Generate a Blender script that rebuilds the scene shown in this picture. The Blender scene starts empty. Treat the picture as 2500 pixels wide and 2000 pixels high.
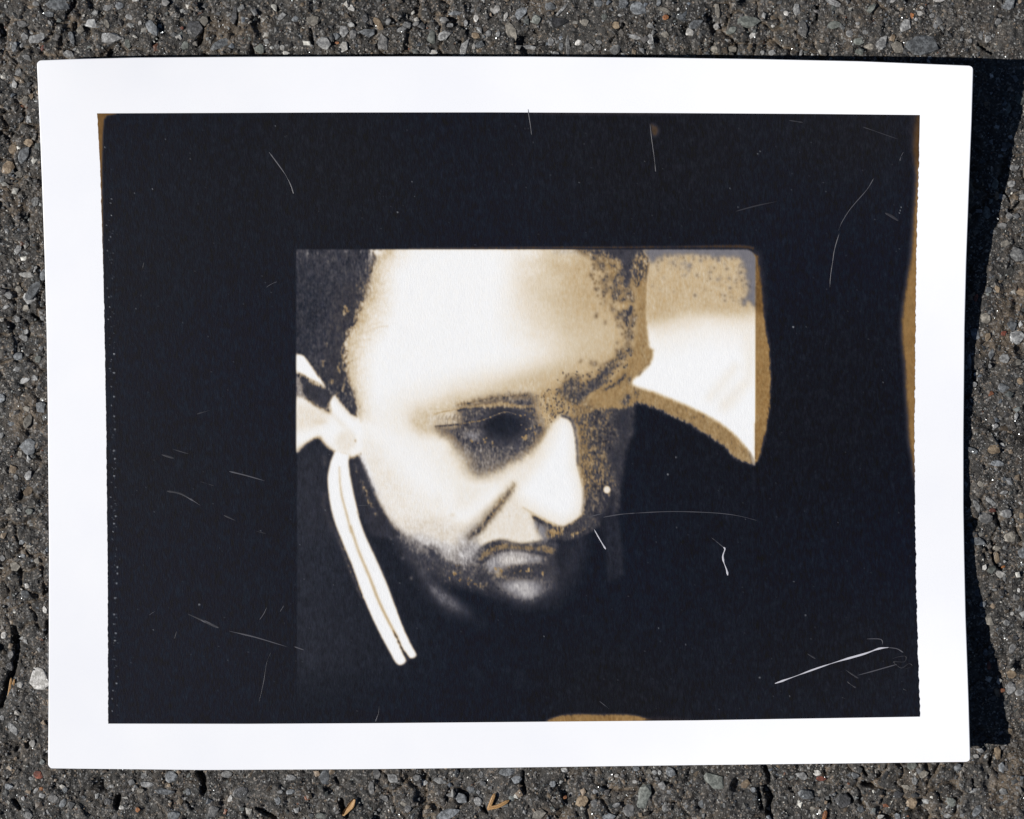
import bpy, bmesh, math, random
import numpy as np
from mathutils import Vector, Matrix

# ---------------------------------------------------------------- camera, sky, sun, exposure
# one photo pixel on the asphalt = S metres; the origin lies under the middle of the picture
S = 0.000057
D = 5500.0                                   # camera height in pixels of the ground plane (about 31 cm)
scene = bpy.context.scene
cam_data = bpy.data.cameras.new('camera')
cam_data.sensor_width = 36.0
cam_data.lens = 36.0*D/2500.0
cam_data.clip_start = 0.01
cam_data.clip_end = 50.0
cam = bpy.data.objects.new('camera', cam_data)
cam.location = (0, 0, D*S)
scene.collection.objects.link(cam)
scene.camera = cam

SUN_DIR = Vector((1.196, 0.268, -1.0)).normalized()        # the way the light travels
world = bpy.data.worlds.new('World'); scene.world = world; world.use_nodes = True
wn = world.node_tree.nodes; wl = world.node_tree.links; wn.clear()
sky = wn.new('ShaderNodeTexSky'); sky.sky_type = 'NISHITA'; sky.sun_disc = False
sky.sun_elevation = math.asin(-SUN_DIR.z)
sky.sun_rotation = math.atan2(-SUN_DIR.x, -SUN_DIR.y) % (2*math.pi)
sky.altitude = 1500.0; sky.air_density = 0.7; sky.dust_density = 0.4
bg = wn.new('ShaderNodeBackground'); bg.inputs['Strength'].default_value = 0.05
wo = wn.new('ShaderNodeOutputWorld')
wl.new(sky.outputs['Color'], bg.inputs['Color']); wl.new(bg.outputs['Background'], wo.inputs['Surface'])
sun_data = bpy.data.lights.new('sun', 'SUN'); sun_data.energy = 5.0; sun_data.angle = math.radians(0.53)
sun_data.color = (1.0, 0.965, 0.915)
sun = bpy.data.objects.new('sun', sun_data); scene.collection.objects.link(sun)
sun.rotation_euler = SUN_DIR.to_track_quat('-Z', 'Y').to_euler()
sun.location = -SUN_DIR*2
scene.view_settings.view_transform = 'Standard'
scene.view_settings.look = 'None'
scene.view_settings.exposure = 0.13
scene.view_settings.gamma = 1.0
scene.view_settings.use_curve_mapping = False

random.seed(4)
COL = scene.collection

# ---------------------------------------------------------------- helpers
def W(px, py, z=0.0):
    return ((px-1250.0)*S, (1000.0-py)*S, z*S)
def link(name, mesh, parent=None, mat=None):
    o = bpy.data.objects.new(name, mesh); COL.objects.link(o)
    if parent: o.parent = parent
    if mat and not mesh.materials: mesh.materials.append(mat)
    return o
def tag(o, label=None, cat=None, group=None, kind=None):
    if label: o['label'] = label
    if cat: o['category'] = cat
    if group: o['group'] = group
    if kind: o['kind'] = kind
    return o
def np_mesh(name, verts, faces, smooth=False):
    me = bpy.data.meshes.new(name)
    v = np.ascontiguousarray(verts, dtype=np.float32); f = np.ascontiguousarray(faces, dtype=np.int32)
    n = f.shape[1]
    me.vertices.add(len(v)); me.vertices.foreach_set('co', v.ravel())
    me.loops.add(f.size); me.loops.foreach_set('vertex_index', f.ravel())
    me.polygons.add(len(f)); me.polygons.foreach_set('loop_start', np.arange(0, f.size, n, dtype=np.int32))
    try: me.polygons.foreach_set('loop_total', np.full(len(f), n, dtype=np.int32))
    except Exception: pass
    me.polygons.foreach_set('use_smooth', np.full(len(f), smooth, dtype=bool))
    me.update(calc_edges=True)
    return me
def grid_faces(nx, ny):
    i, j = np.meshgrid(np.arange(nx-1), np.arange(ny-1))
    a = (j*nx + i).ravel()
    return np.stack([a, a+nx, a+nx+1, a+1], -1)          # rows run down the picture: normals face up
def mat(name, base=(.5, .5, .5), rough=.6, spec=.5):
    m = bpy.data.materials.new(name); m.use_nodes = True
    b = m.node_tree.nodes['Principled BSDF']
    b.inputs['Base Color'].default_value = (*base, 1); b.inputs['Roughness'].default_value = rough
    b.inputs['Specular IOR Level'].default_value = spec
    return m, m.node_tree.nodes, m.node_tree.links, b
def node(ns, t, **kw):
    n = ns.new(t)
    for k, v in kw.items():
        if k in n.inputs: n.inputs[k].default_value = v
        else: setattr(n, k, v)
    return n
def px_coords(ns, ls, scale, kind='Object'):
    tc = ns.new('ShaderNodeTexCoord'); mp = ns.new('ShaderNodeMapping')
    k = scale/S/100.0; mp.inputs['Scale'].default_value = (k, k, k)      # unit = 100 photo pixels
    ls.new(tc.outputs[kind], mp.inputs['Vector']); return mp.outputs['Vector']
def ramp_node(ns, stops):
    r = ns.new('ShaderNodeValToRGB'); e = r.color_ramp.elements
    while len(e) < len(stops): e.new(.5)
    for q, (p, c) in zip(e, stops): q.position = p; q.color = (*c, 1)
    return r
def lin(c):
    c = np.asarray(c, float)/255.0
    return np.where(c <= .04045, c/12.92, ((c+.055)/1.055)**2.4)

# ---------------------------------------------------------------- the picture printed on the sheet
# tone is painted on a 2 px raster (photo pixels): T 0 = white paper, 1 = full black; COOL 0 = sepia, 1 = blue-grey
PX0, PY0, STEP = 230, 266, 2.0
PW, PH = 1016, 756
rng = np.random.default_rng(11)
GX, GY = np.meshgrid(PX0 + np.arange(PW)*STEP, PY0 + np.arange(PH)*STEP)

def gblur(a, sx, sy):
    fx = np.fft.rfftfreq(a.shape[1]); fy = np.fft.fftfreq(a.shape[0])
    k = np.exp(-2*np.pi**2*((fx[None, :]*sx)**2 + (fy[:, None]*sy)**2))
    return np.fft.irfft2(np.fft.rfft2(a)*k, s=a.shape)
def gnoise(shape, sx, sy):
    n = gblur(rng.standard_normal(shape), sx, sy)
    return (n - n.mean())/n.std()
FIB = gnoise((PH, PW), .5, 2.0)*.8 + gnoise((PH, PW), .4, .8)*.35       # upright paper fibres
FIB /= FIB.std()
BLOB = gnoise((PH, PW), .75, 1.1)*.8 + gnoise((PH, PW), 2.2, 2.6)*.35
SOFT = gnoise((PH, PW), 9, 9)
T = np.ones((PH, PW)); COOL = np.ones((PH, PW)); GR = np.full((PH, PW), .012)

REG = {1: (700, 590), 2: (1100, 590), 3: (1450, 590), 4: (700, 900), 5: (1000, 900), 6: (1400, 850), 7: (700, 1250), 8: (1050, 1200)}
def z(r, *xy):
    ox, oy = REG[r]
    return [(ox + xy[i]*.2319, oy + xy[i+1]*.2319) for i in range(0, len(xy), 2)]
def smooth(p, closed, n=3):
    p = np.array(p, float); N = len(p); out = []
    for i in range(N if closed else N-1):
        if closed: a, b, c, d = p[i-1], p[i], p[(i+1) % N], p[(i+2) % N]
        else: a, b, c, d = p[max(i-1, 0)], p[i], p[i+1], p[min(i+2, N-1)]
        for k in range(n):
            t = k/n
            out.append(.5*((2*b) + (c-a)*t + (2*a-5*b+4*c-d)*t*t + (3*b-a-3*c+d)*t**3))
    if not closed: out.append(p[-1])
    return np.array(out)
def window(p, m):
    x0, y0 = p.min(0) - m; x1, y1 = p.max(0) + m
    i0 = max(int((x0-PX0)/STEP), 0); i1 = min(int((x1-PX0)/STEP)+2, PW)
    j0 = max(int((y0-PY0)/STEP), 0); j1 = min(int((y1-PY0)/STEP)+2, PH)
    return slice(j0, j1), slice(i0, i1)
def segdist(X, Y, p, closed, widths=None):
    N = len(p); best = np.full(X.shape, 1e9); inside = np.zeros(X.shape, bool)
    for i in range(N if closed else N-1):
        ax, ay = p[i]; bx, by = p[(i+1) % N]
        dx, dy = bx-ax, by-ay; L = dx*dx+dy*dy
        if L < 1e-9: continue
        t = np.clip(((X-ax)*dx + (Y-ay)*dy)/L, 0, 1)
        d = np.hypot(X-ax-t*dx, Y-ay-t*dy)
        if widths is not None: d = d - (widths[i] + (widths[i+1]-widths[i])*t)
        np.minimum(best, d, out=best)
        if closed and dy != 0:
            c = ((ay > Y) != (by > Y)) & (X < dx*(Y-ay)/dy + ax)
            inside ^= c
    return np.where(inside, -best, best) if closed else best
def lay(sl, a, tone, cool, grain):
    if DK: a = a*np.clip((tone - T[sl])/.06, 0, 1)
    T[sl] += (tone - T[sl])*a
    if cool is not None: COOL[sl] += (cool - COOL[sl])*a
    if grain is not None: GR[sl] += (grain - GR[sl])*a
DK = False
def poly(p, tone, f=4, cool=None, g=None, jit=0, blob=0, k=1., sharp=False, clip=None):
    jit *= .5; blob *= .7; f *= 1.25
    p = np.array(p, float) if sharp else smooth(p, True)
    sl = window(p, f*1.6 + jit*2.5 + blob*2.5 + 4)
    d = segdist(GX[sl], GY[sl], p, True) + FIB[sl]*jit + BLOB[sl]*blob
    a = np.clip(.5 - d/(2*f), 0, 1); a = a*a*(3-2*a)*k
    if clip is not None: a = a*clip[sl]
    lay(sl, a, tone, cool, g)
def stroke(p, w, tone, f=4, cool=None, g=None, jit=0, blob=0, k=1., clip=None):
    jit *= .5; blob *= .7; f *= 1.25
    p = np.array(p, float); n = len(p)
    w = np.full(n, w, float) if np.isscalar(w) else np.array(w, float)
    q = smooth(p, False); ww = np.interp(np.linspace(0, n-1, len(q)), np.arange(n), w)/2
    sl = window(q, f*1.6 + ww.max() + jit*2.5 + blob*2.5 + 4)
    d = segdist(GX[sl], GY[sl], q, False, ww) + FIB[sl]*jit + BLOB[sl]*blob
    a = np.clip(.5 - d/(2*f), 0, 1); a = a*a*(3-2*a)*k
    if clip is not None: a = a*clip[sl]
    lay(sl, a, tone, cool, g)
def blobs(c, r, tone, f=1., cool=None, g=None, jit=0, k=1., clip=None):
    t = np.linspace(0, 2*np.pi, 15)[:-1]
    poly([(c[0]+r[0]*np.cos(u), c[1]+r[1]*np.sin(u)) for u in t], tone, f, cool, g, jit, jit*1.1, k, True, clip)

def coolify(p, w, cool, f):
    p = np.array(p, float); q = smooth(p, False); sl = window(q, f*2 + w)
    d = segdist(GX[sl], GY[sl], q, False) - w/2
    a = np.clip(.5 - d/(2*f), 0, 1); a = a*a*(3-2*a)
    COOL[sl] += (cool - COOL[sl])*a
def scatter(p, n, tone, cool, r0=.8, r1=2.4, seed=1, bias=None):
    p = smooth(p, True); rs = np.random.default_rng(seed); x0, y0 = p.min(0); x1, y1 = p.max(0); c = 0
    for _ in range(n*6):
        x, y = rs.uniform(x0, x1), rs.uniform(y0, y1)
        if segdist(np.array([[x]]), np.array([[y]]), p, True)[0, 0] > 0: continue
        if bias is not None and rs.random() > bias(x, y): continue
        r = r0 + (r1-r0)*rs.random()**2
        blobs((x, y), (r, r*rs.uniform(1, 2.2)), tone + rs.uniform(-.04, .06), 1.5, cool, .03, 1.6)
        c += 1
        if c >= n: break
# --- frame of the inner picture
INNER = ((GX > 722.5 + (GY-609)*.003) & (GX < 1845) & (GY > 609)).astype(float)
cx = np.clip(GX - 1820, 0, None); cy = np.clip(634 - GY, 0, None)
INNER *= (np.hypot(cx, cy) < 25)
FRAME = gblur(INNER, .6, .6)
INNER = np.ones((PH, PW))
# brown bleeding round the inner picture and at the edges of the print
poly([(1840, 618), (1850, 625), (1858, 680), (1868, 780), (1879, 850), (1883, 920), (1879, 1000), (1870, 1060), (1857, 1110), (1850, 1128), (1838, 1130)], .57, 4, -1, .035, 2, sharp=True)
poly([(1840, 618), (1850, 625), (1857, 680), (1862, 760), (1838, 760)], .72, 20, -1, .03, 2, k=.9, sharp=True)
stroke([(1000, 607), (1250, 605), (1500, 604), (1650, 603), (1800, 602), (1838, 606)], [2, 5, 5, 4, 8, 6], .74, 2.5, -1, .02, 1.5, k=.85)
poly([(225, 270), (285, 270), (284, 279), (262, 283), (255, 292), (252, 330), (250, 420), (252, 560), (252, 700), (225, 700)], .66, 2.5, -1, .01, .5, sharp=True)
poly([(2250, 330), (2230, 352), (2233, 400), (2234, 445), (2229, 519), (2226, 575), (2220, 640), (2210, 700), (2202, 755), (2199, 800), (2202, 850), (2207, 900), (2209, 952), (2214, 1027), (2218, 1082), (2226, 1130), (2234, 1175), (2260, 1180)], .60, 8, -1, .02, 1.5)
poly([(2226, 285), (2260, 285), (2260, 380), (2232, 400)], .8, 14, -1, .02, k=.8)
poly([(1332, 1766), (1356, 1750), (1401, 1743), (1456, 1744), (1531, 1744), (1575, 1752), (1588, 1764), (1500, 1790), (1400, 1790)], .585, 3, -1, .015, 1)
poly([(1585, 1752), (1680, 1756), (1700, 1775), (1585, 1775)], .84, 6, -1, .015, k=.8)
poly([(1588, 303), (1602, 305), (1610, 320), (1600, 334), (1590, 328)], .69, 6, -1, .02, 2, k=.8)
poly([(1340, 280), (1640, 280), (1700, 270), (1300, 268)], .82, 5, -1, .01, k=.7)

# --- inside the inner picture
T_OUT, COOL_OUT, GR_OUT = T.copy(), COOL.copy(), GR.copy()
a = INNER*np.clip((1180-GX)/420, .1, 1)*np.clip((1745-GY)/140, 0, 1)*np.clip((GY-900)/150, 0, 1)
T += (.885-T)*a*.95

# --- tan band under the bright pane and the shaded far side of the face
band = z(6, 560,250, 640,330, 700,400, 850,440, 1000,500, 1280,620, 1550,770, 1720,910, 1860,1090, 1905,1225, 1830,1212, 1700,1165, 1660,1120, 1600,1050, 1500,985, 1400,920, 1280,845, 1150,775, 1000,705, 850,635, 700,585, 600,565)
poly(band, .555, 3.5, 0, .035, 3.0, 1.5, clip=INNER)
poly(z(6, 0,520, 300,380, 560,250, 640,380, 700,430, 640,560, 610,900, 560,1010, 510,1200, 480,1400, 440,1760, 60,1760, 80,1400, 40,1250, 20,1000, -10,760), .64, 8, .25, .05, 2, 1, clip=INNER)
poly(z(6, 20,560, 300,420, 560,300, 640,420, 700,450, 600,500, 420,520, 250,560, 120,620, 90,760, 120,960, 200,1150, 160,1300, 60,1250, 30,1000, 0,760), .575, 4, .05, .05, 2, 2, clip=INNER)
poly(z(6, 110,650, 270,625, 300,745, 480,730, 600,560, 610,780, 590,900, 530,1000, 480,1180, 370,1180, 250,1110, 170,960, 175,790), .675, 9, .3, .085, 3, 2, clip=INNER)
poly(z(6, 230,1250, 430,1180, 500,1230, 450,1500, 430,1760, 130,1760, 140,1500), .70, 14, .45, .075, 3, 2, clip=INNER)
stroke(z(5, 1800,430, 1800,620, 1840,800, 1850,960, 1860,1100), [10, 13, 14, 14, 10], .575, 6, .0, .06, 5)
stroke(z(6, 130,760, 120,900, 140,980), 3, .8, 2, .3, .04, 1)
poly(z(6, 420,700, 600,560, 610,900, 520,1150, 480,1400, 400,1250, 350,1150, 480,950), .80, 14, .7, .04, 3)
stroke(z(8, 1780,40, 1740,150, 1715,300), [5, 4, 3], .63, 2, 0, .06, 1.5)
# faint upright streaks beside the mouth
poly(z(8, 1650,300, 1760,380, 1850,620, 1880,930, 2030,860, 2000,500, 1940,200, 1920,0, 1700,0), .915, 12, .7, .015, 2)
stroke(z(8, 1960,300, 1990,560, 2010,860), 9, .86, 5, 1, .01, 1)
stroke(z(8, 1880,480, 1890,760, 1895,920), 9, .875, 5, 1, .01, 1)

# --- hair
hair = z(1, 60,60, 1060,60, 1030,110, 980,190, 930,260, 900,330, 890,430, 870,550, 800,650, 760,750, 720,870, 650,950, 630,1080, 620,1230, 630,1330, 640,1430, 655,1520) + z(4, 665,250, 692,340, 690,420, 650,455, 615,425, 560,350, 500,290, 430,200, 380,120) + z(1, 330,1400, 260,1300, 170,1190, 130,1140, 60,1100)
poly(hair, .775, 6, .85, .085, 6, 1, clip=INNER)
poly(z(1, 60,300, 300,300, 420,600, 420,900, 300,1050, 90,1000), .84, 40, 1, .08, clip=INNER)
poly(z(1, 560,500, 850,420, 800,640, 720,850, 620,1000, 580,1250, 640,1480, 500,1500, 360,1350, 480,1100, 430,950), .77, 18, .45, .06, clip=INNER)
for (x, y, w, l, t) in [(130, 100, 3, 14, .62), (230, 100, 4, 12, .6), (330, 110, 5, 16, .58), (610, 110, 3, 8, .62), (790, 110, 6, 10, .5), (890, 140, 8, 26, .45), (880, 190, 5, 18, .5), (970, 120, 9, 16, .42), (640, 90, 4, 8, .6), (830, 190, 4, 10, .55)]:
    (px, py), = z(1, x, y); stroke([(px, py-l*.5), (px-1, py), (px-2, py+l*.5)], [w*.6, w, w*.5], t, 3, 1, .06, 3, clip=INNER, k=.8)
blobs(z(1, 628,720)[0], (5, 8), .57, 3, 0, .05, 3, k=.9)
for (x, y) in [(400, 1280), (470, 1480), (545, 1600), (590, 1230), (540, 1330), (600, 1560), (400, 1080)]:
    blobs(z(1, x, y)[0], (4, 9), .6, 3, 0, .05, 3, k=.8)

# --- face, lit side
face = z(1, 1040,60) + z(2, 1000,60, 2105,60, 2100,200, 2078,350, 2070,500, 2064,700, 2066,850, 2076,950, 2086,1108, 2128,1138, 2128,1200, 2108,1262, 2040,1335, 1960,1412, 1915,1470, 1800,1560, 1720,1660) + \
    z(5, 1725,470, 1740,640, 1765,780, 1762,900, 1752,960, 1775,1080, 1802,1180, 1817,1280, 1822,1400, 1810,1520, 1750,1590, 1650,1645, 1540,1640, 1440,1590, 1330,1545, 1300,1600, 1340,1725) + \
    z(8, 1160,400, 1205,480, 1185,530, 1000,557, 880,552, 800,510, 720,508, 620,548, 560,600, 480,680, 400,760, 300,785, 200,740, 100,660, 0,560) + \
    z(7, 1650,420, 1450,360, 1300,290, 1180,200, 1100,110, 1030,0) + z(4, 1060,1560, 980,1420, 920,1300, 870,1190, 830,1090, 790,1000, 760,930, 735,880, 700,700, 690,520, 750,535, 755,450, 735,330, 700,220, 660,130) + \
    z(1, 632,1350, 612,1230, 622,1080, 652,960, 715,880, 755,760, 800,655, 870,555, 890,440, 900,340, 930,270, 980,190)
poly(face, .075, 8, 0, .02, 5, clip=INNER)
poly([(930, 640), (1010, 600), (1220, 595), (1250, 700), (1230, 800), (1270, 880), (1150, 930), (1000, 960), (900, 1000), (880, 900), (900, 780)], .01, 40, 0, .012)
poly([(880, 1020), (960, 1060), (1040, 1120), (1080, 1200), (1000, 1190), (930, 1130)], .03, 25, 0, .012)
poly([(1100, 1190), (1210, 1170), (1190, 1230), (1110, 1270)], .02, 14, 0, .012)
# tan fringe along the hairline
DK = True
hl = np.array(z(1, 1060,90, 960,230, 925,330, 910,450, 880,580, 800,690, 745,850, 680,980, 655,1110, 650,1260, 665,1420, 690,1560) + z(4, 720,330, 745,500))
stroke(hl + (26, 4), [50, 44, 44, 44, 60, 84, 84, 72, 60, 46, 36, 30, 24, 16], .13, 20, 0, .05, 8)
stroke(hl + (10, 0), [26, 22, 22, 22, 34, 44, 40, 34, 30, 22, 20, 20, 20, 14], .27, 12, 0, .07, 8)
stroke(hl + (0, 0), [12, 12, 12, 12, 14, 16, 16, 14, 14, 12, 12, 12, 12, 8], .40, 9, 0, .09, 8)
DK = False
for (x0, y0, x1, y1) in [(780, 930, 980, 850), (700, 1000, 900, 940), (690, 1060, 880, 1030), (880, 930, 1060, 890), (660, 1140, 830, 1110), (740, 790, 850, 830), (650, 1250, 760, 1235)]:
    stroke(z(1, x0, y0, (x0+x1)/2, (y0+y1)/2-8, x1, y1), [3, 4, 2], .3, 3, 0, .04, 1.5, k=.7)
blobs(z(1, 780, 840)[0], (11, 7), .42, 6, 0, .04, 2, k=.8)
for (x0, y0, x1, y1, w) in [(600, 1250, 640, 1180, 4), (600, 1140, 650, 1160, 3), (610, 1330, 640, 1280, 3), (700, 880, 745, 800, 4), (750, 750, 800, 690, 3), (770, 600, 810, 640, 3), (880, 330, 900, 280, 4), (640, 1280, 690, 1250, 2)]:
    stroke(z(1, x0, y0, (x0+x1)/2+6, (y0+y1)/2, x1, y1), [w, w*.8, w*.4], .74, 2, .5, .05, 1.5)

# --- forehead turning into shade
FC = gblur((T < .5).astype(float), 1, 1)*INNER
poly([(1320, 590), (1270, 680), (1270, 760), (1330, 850), (1320, 890), (1180, 940), (1060, 975), (1040, 1020), (1570, 1040), (1620, 590)], .19, 66, 0, .02, 3, clip=FC)
poly([(1360, 590), (1300, 660), (1310, 740), (1365, 820), (1360, 885), (1260, 940), (1150, 968), (1140, 1010), (1580, 1030), (1620, 590)], .345, 60, 0, .025, 3, clip=FC)
poly([(1420, 590), (1375, 650), (1375, 730), (1420, 780), (1490, 800), (1470, 850), (1410, 900), (1330, 935), (1250, 955), (1200, 1010), (1580, 1030), (1620, 590)], .425, 46, 0, .03, 3, clip=FC)
poly([(1480, 590), (1450, 680), (1465, 740), (1530, 770), (1525, 840), (1480, 890), (1400, 930), (1340, 945), (1320, 1000), (1580, 1030), (1620, 590)], .47, 30, 0, .04, 3, clip=FC)
blobs((1470, 690), (45, 70), .43, 40, 0, .04, 3, k=.7, clip=FC)
for (x_, y_, w_, h_, t_) in [(1300, 660, 26, 9, .12), (1350, 690, 22, 26, .28), (1320, 760, 24, 12, .24), (1400, 800, 30, 9, .36), (1390, 620, 20, 20, .27), (1450, 860, 26, 12, .36), (1290, 620, 18, 8, .05), (1330, 820, 40, 10, .2)]:
    blobs((x_, y_), (w_, h_), t_, 18, 0, .03, 3, k=.6, clip=FC)
poly([(1340, 900), (1420, 890), (1400, 940), (1300, 955), (1200, 962)], .40, 22, 0, .03, 3, k=.7, clip=FC)
poly(z(2, 1900,300, 1940,480, 1965,600, 1955,720, 1965,850, 1945,1000, 1935,1100, 1890,1200, 1810,1330, 1700,1450, 1560,1540, 1480,1640, 1480,1740, 1920,1740, 1915,1470, 1960,1412, 2040,1335, 2108,1262, 2128,1200, 2128,1138, 2086,1108, 2076,950, 2066,850, 2064,700, 2070,500, 2078,350, 2100,200), .545, 4, 0, .03, 2, 2, clip=INNER)
stroke(z(2, 2105,1130, 2122,1190, 2085,1270, 2010,1340), [3, 5, 4, 2], .6, 2.5, 0, .02)
stroke(z(2, 1100,110, 1300,100, 1500,130, 1700,200), [4, 6, 10, 12], .38, 7, .8, .08, 7, 2, k=.7, clip=INNER)
poly(z(2, 1370,70, 1400,140, 1480,150, 1560,180, 1640,210, 1740,210, 1790,260, 1800,420, 1810,520, 1850,600, 1930,640, 1930,560, 1900,480, 1900,400, 1990,350, 2060,420, 2080,300, 2118,180, 2118,70), .635, 7, .35, .075, 4, 3, clip=INNER)
poly(z(2, 1620,70, 1760,170, 1810,230, 1830,430, 1880,430, 1890,250, 1950,150, 2030,120, 2118,110, 2118,70), .76, 5, .7, .03, 3, clip=INNER)
poly(z(2, 1940,200, 1990,120, 2070,120, 2080,200, 2040,360, 1960,480, 1920,420), .62, 4, .2, .09, 5, clip=INNER)
poly(z(2, 1500,170, 1620,180, 1740,220, 1800,300, 1800,560, 1880,640, 1760,620, 1700,540, 1740,440, 1680,360, 1640,260, 1560,250), .545, 9, .05, .075, 2, 4, clip=INNER)
scatter(z(2, 1480,170, 1640,190, 1780,240, 1810,330, 1800,560, 1900,650, 1740,640, 1620,560, 1560,400), 130, .69, .55, .8, 2.4, 3)
scatter(z(2, 1400,200, 1640,300, 1740,600, 1820,760, 1640,760, 1520,500), 40, .68, .5, .8, 1.8, 4)
def specks(r, pts, tone=.68, cool=.5, f=1.6, clip=None):
    for (x, y, w, h) in pts:
        blobs(z(r, x, y)[0], (w*.21, h*.21), tone, f*1.4, cool, .06, 4.2, clip=clip)
specks(2, [(1650, 520, 12, 14), (1700, 540, 14, 16), (1720, 580, 18, 26), (1770, 540, 30, 36), (1730, 400, 24, 30), (1690, 380, 14, 22), (1600, 250, 16, 30), (1540, 210, 14, 40), (1770, 360, 22, 22), (1740, 470, 14, 24), (1690, 700, 9, 40), (1640, 650, 8, 22), (1720, 720, 8, 10), (1820, 600, 20, 24), (1920, 630, 16, 18), (1650, 420, 8, 14), (1480, 350, 10, 12), (1610, 560, 8, 26), (1540, 780, 8, 14), (1630, 850, 7, 20)])
stroke(z(2, 1910,690, 1880,740, 1850,760), [10, 16, 20], .70, 2.5, .5, .09, 2, 2)
stroke(z(2, 1830,780, 1850,830, 1860,880), [16, 18, 10], .64, 4, .4, .10, 2, 2)
scatter(z(2, 1740,760, 1900,680, 1950,720, 1930,900, 1880,1100, 1800,1200, 1700,1200, 1800,1000, 1740,880), 80, .69, .55, .8, 2.2, 5)
scatter(z(2, 1250,1380, 1480,1400, 1640,1250, 1800,1120, 1900,1150, 1780,1320, 1560,1520, 1350,1720, 1050,1740, 1150,1520), 170, .72, .55, .9, 2.8, 6)
specks(2, [(1765, 800, 18, 24), (1800, 760, 14, 20), (1760, 880, 8, 14), (1915, 790, 16, 40), (1900, 850, 10, 30), (1880, 940, 12, 34), (1830, 1010, 12, 16), (1870, 960, 9, 40), (1850, 1090, 10, 20), (1900, 1010, 14, 18), (1760, 1060, 9, 14), (1890, 1150, 24, 30), (1745, 1150, 14, 24), (1480, 1300, 8, 40), (1530, 1280, 6, 24), (1580, 1330, 8, 50), (1370, 1260, 5, 14)])
stroke(z(2, 1890,1120, 1830,1170, 1770,1230, 1680,1280, 1640,1360, 1560,1450, 1480,1520, 1400,1590, 1330,1680), [3, 7, 10, 12, 15, 14, 17, 18, 15], .66, 5, .4, .10, 3, 4)
stroke(z(2, 1780,1290, 1640,1380, 1540,1460, 1420,1560, 1340,1660), [4, 9, 12, 12, 11], .70, 4, .55, .07, 3, 3)
poly(z(2, 1150,1600, 1190,1480, 1300,1430, 1380,1450, 1400,1540, 1340,1640, 1300,1760, 1200,1760, 1130,1720), .585, 9, .2, .085, 3, 3)
specks(2, [(1210, 1520, 20, 30), (1190, 1490, 10, 26), (1340, 1430, 20, 22), (1280, 1470, 22, 26), (1250, 1530, 30, 36), (1140, 1610, 16, 50), (1080, 1580, 9, 26), (1230, 1620, 30, 50), (1460, 1400, 20, 16), (1340, 1540, 14, 24), (1070, 1690, 14, 50), (1000, 1640, 12, 34)])
stroke(z(2, 1850,1390, 1770,1480, 1660,1540, 1590,1570), [3, 5, 4, 3], .72, 2, .4, .05, 1.5)
specks(2, [(1890, 1450, 22, 22), (1830, 1420, 16, 22), (1870, 1640, 36, 40), (1850, 1690, 50, 24)])

# --- bright pane behind the head
pane = z(3, 603,60, 1720,60, 1720,1760) + z(6, 1912,800, 1908,1228, 1862,1110, 1800,1022, 1720,932, 1640,862, 1550,790, 1420,712, 1280,642, 1150,582, 1000,522, 850,462, 700,420, 640,392, 620,358, 642,328, 702,280, 790,190, 830,120, 836,50) + z(3, 632,1136, 584,1102, 572,950, 562,850, 560,700, 566,500, 572,380, 598,200)
poly(pane, .0, 3.2, 0, .008, .6, clip=INNER)
PC = np.zeros_like(T); sv = T; T = PC; poly(pane, 1, 1.5, jit=.6); PC = T*INNER; T = sv
poly(z(3, 500,-200, 1800,-200, 1800,880, 1200,920, 560,960), .17, 60, 0, .025, 3, clip=PC)
poly(z(3, 500,-200, 1800,-200, 1800,770, 1200,800, 500,850), .25, 26, 0, .03, 3, clip=PC)
poly(z(3, 500,-200, 1800,-200, 1800,690, 1000,745, 500,800), .415, 16, 0, .035, 2.5, clip=PC)
poly(z(3, 590,60, 1740,60, 1740,740, 1690,700, 1650,650, 1590,600, 1635,480, 1580,330, 1565,200, 1400,155, 1280,165, 1100,130, 850,145, 700,165, 640,205, 590,215), .52, 3, 1, .02, 4, 2.5, clip=PC)
scatter(z(3, 640,170, 1560,180, 1600,640, 1300,640, 900,560, 620,500), 70, .54, .9, .7, 1.5, 12)
scatter(z(3, 1180,180, 1560,200, 1600,640, 1380,620, 1250,400), 50, .54, .9, .8, 1.8, 13)
scatter(z(3, 900,230, 1040,240, 1010,330, 930,380, 890,340), 26, .50, .9, .8, 2.0, 14)
scatter(z(3, 1500,180, 1640,240, 1660,640, 1560,660, 1540,400), 70, .53, .9, 1, 2.8, 15)
scatter(z(3, 640,140, 1560,130, 1560,190, 640,220), 60, .53, .9, .9, 2.2, 16)
stroke(z(6, 1860,-150, 1850,300, 1760,420, 1600,600), [34, 22, 26, 30], .12, 16, 0, .01, k=.9, clip=PC)
stroke(z(6, 1700,200, 1560,380, 1440,520), [18, 24, 20], .10, 14, 0, .01, k=.9, clip=PC)
stroke(z(6, 640,395, 850,466, 1000,526, 1280,646, 1550,794, 1720,936, 1860,1110), 3, .3, 3.5, 0, .02, .6, k=.8, clip=INNER)
stroke(z(6, 1850,1090, 1890,1170, 1905,1225), [3, 7, 4], .55, 4, 1, .02, 1, k=.8)

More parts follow.
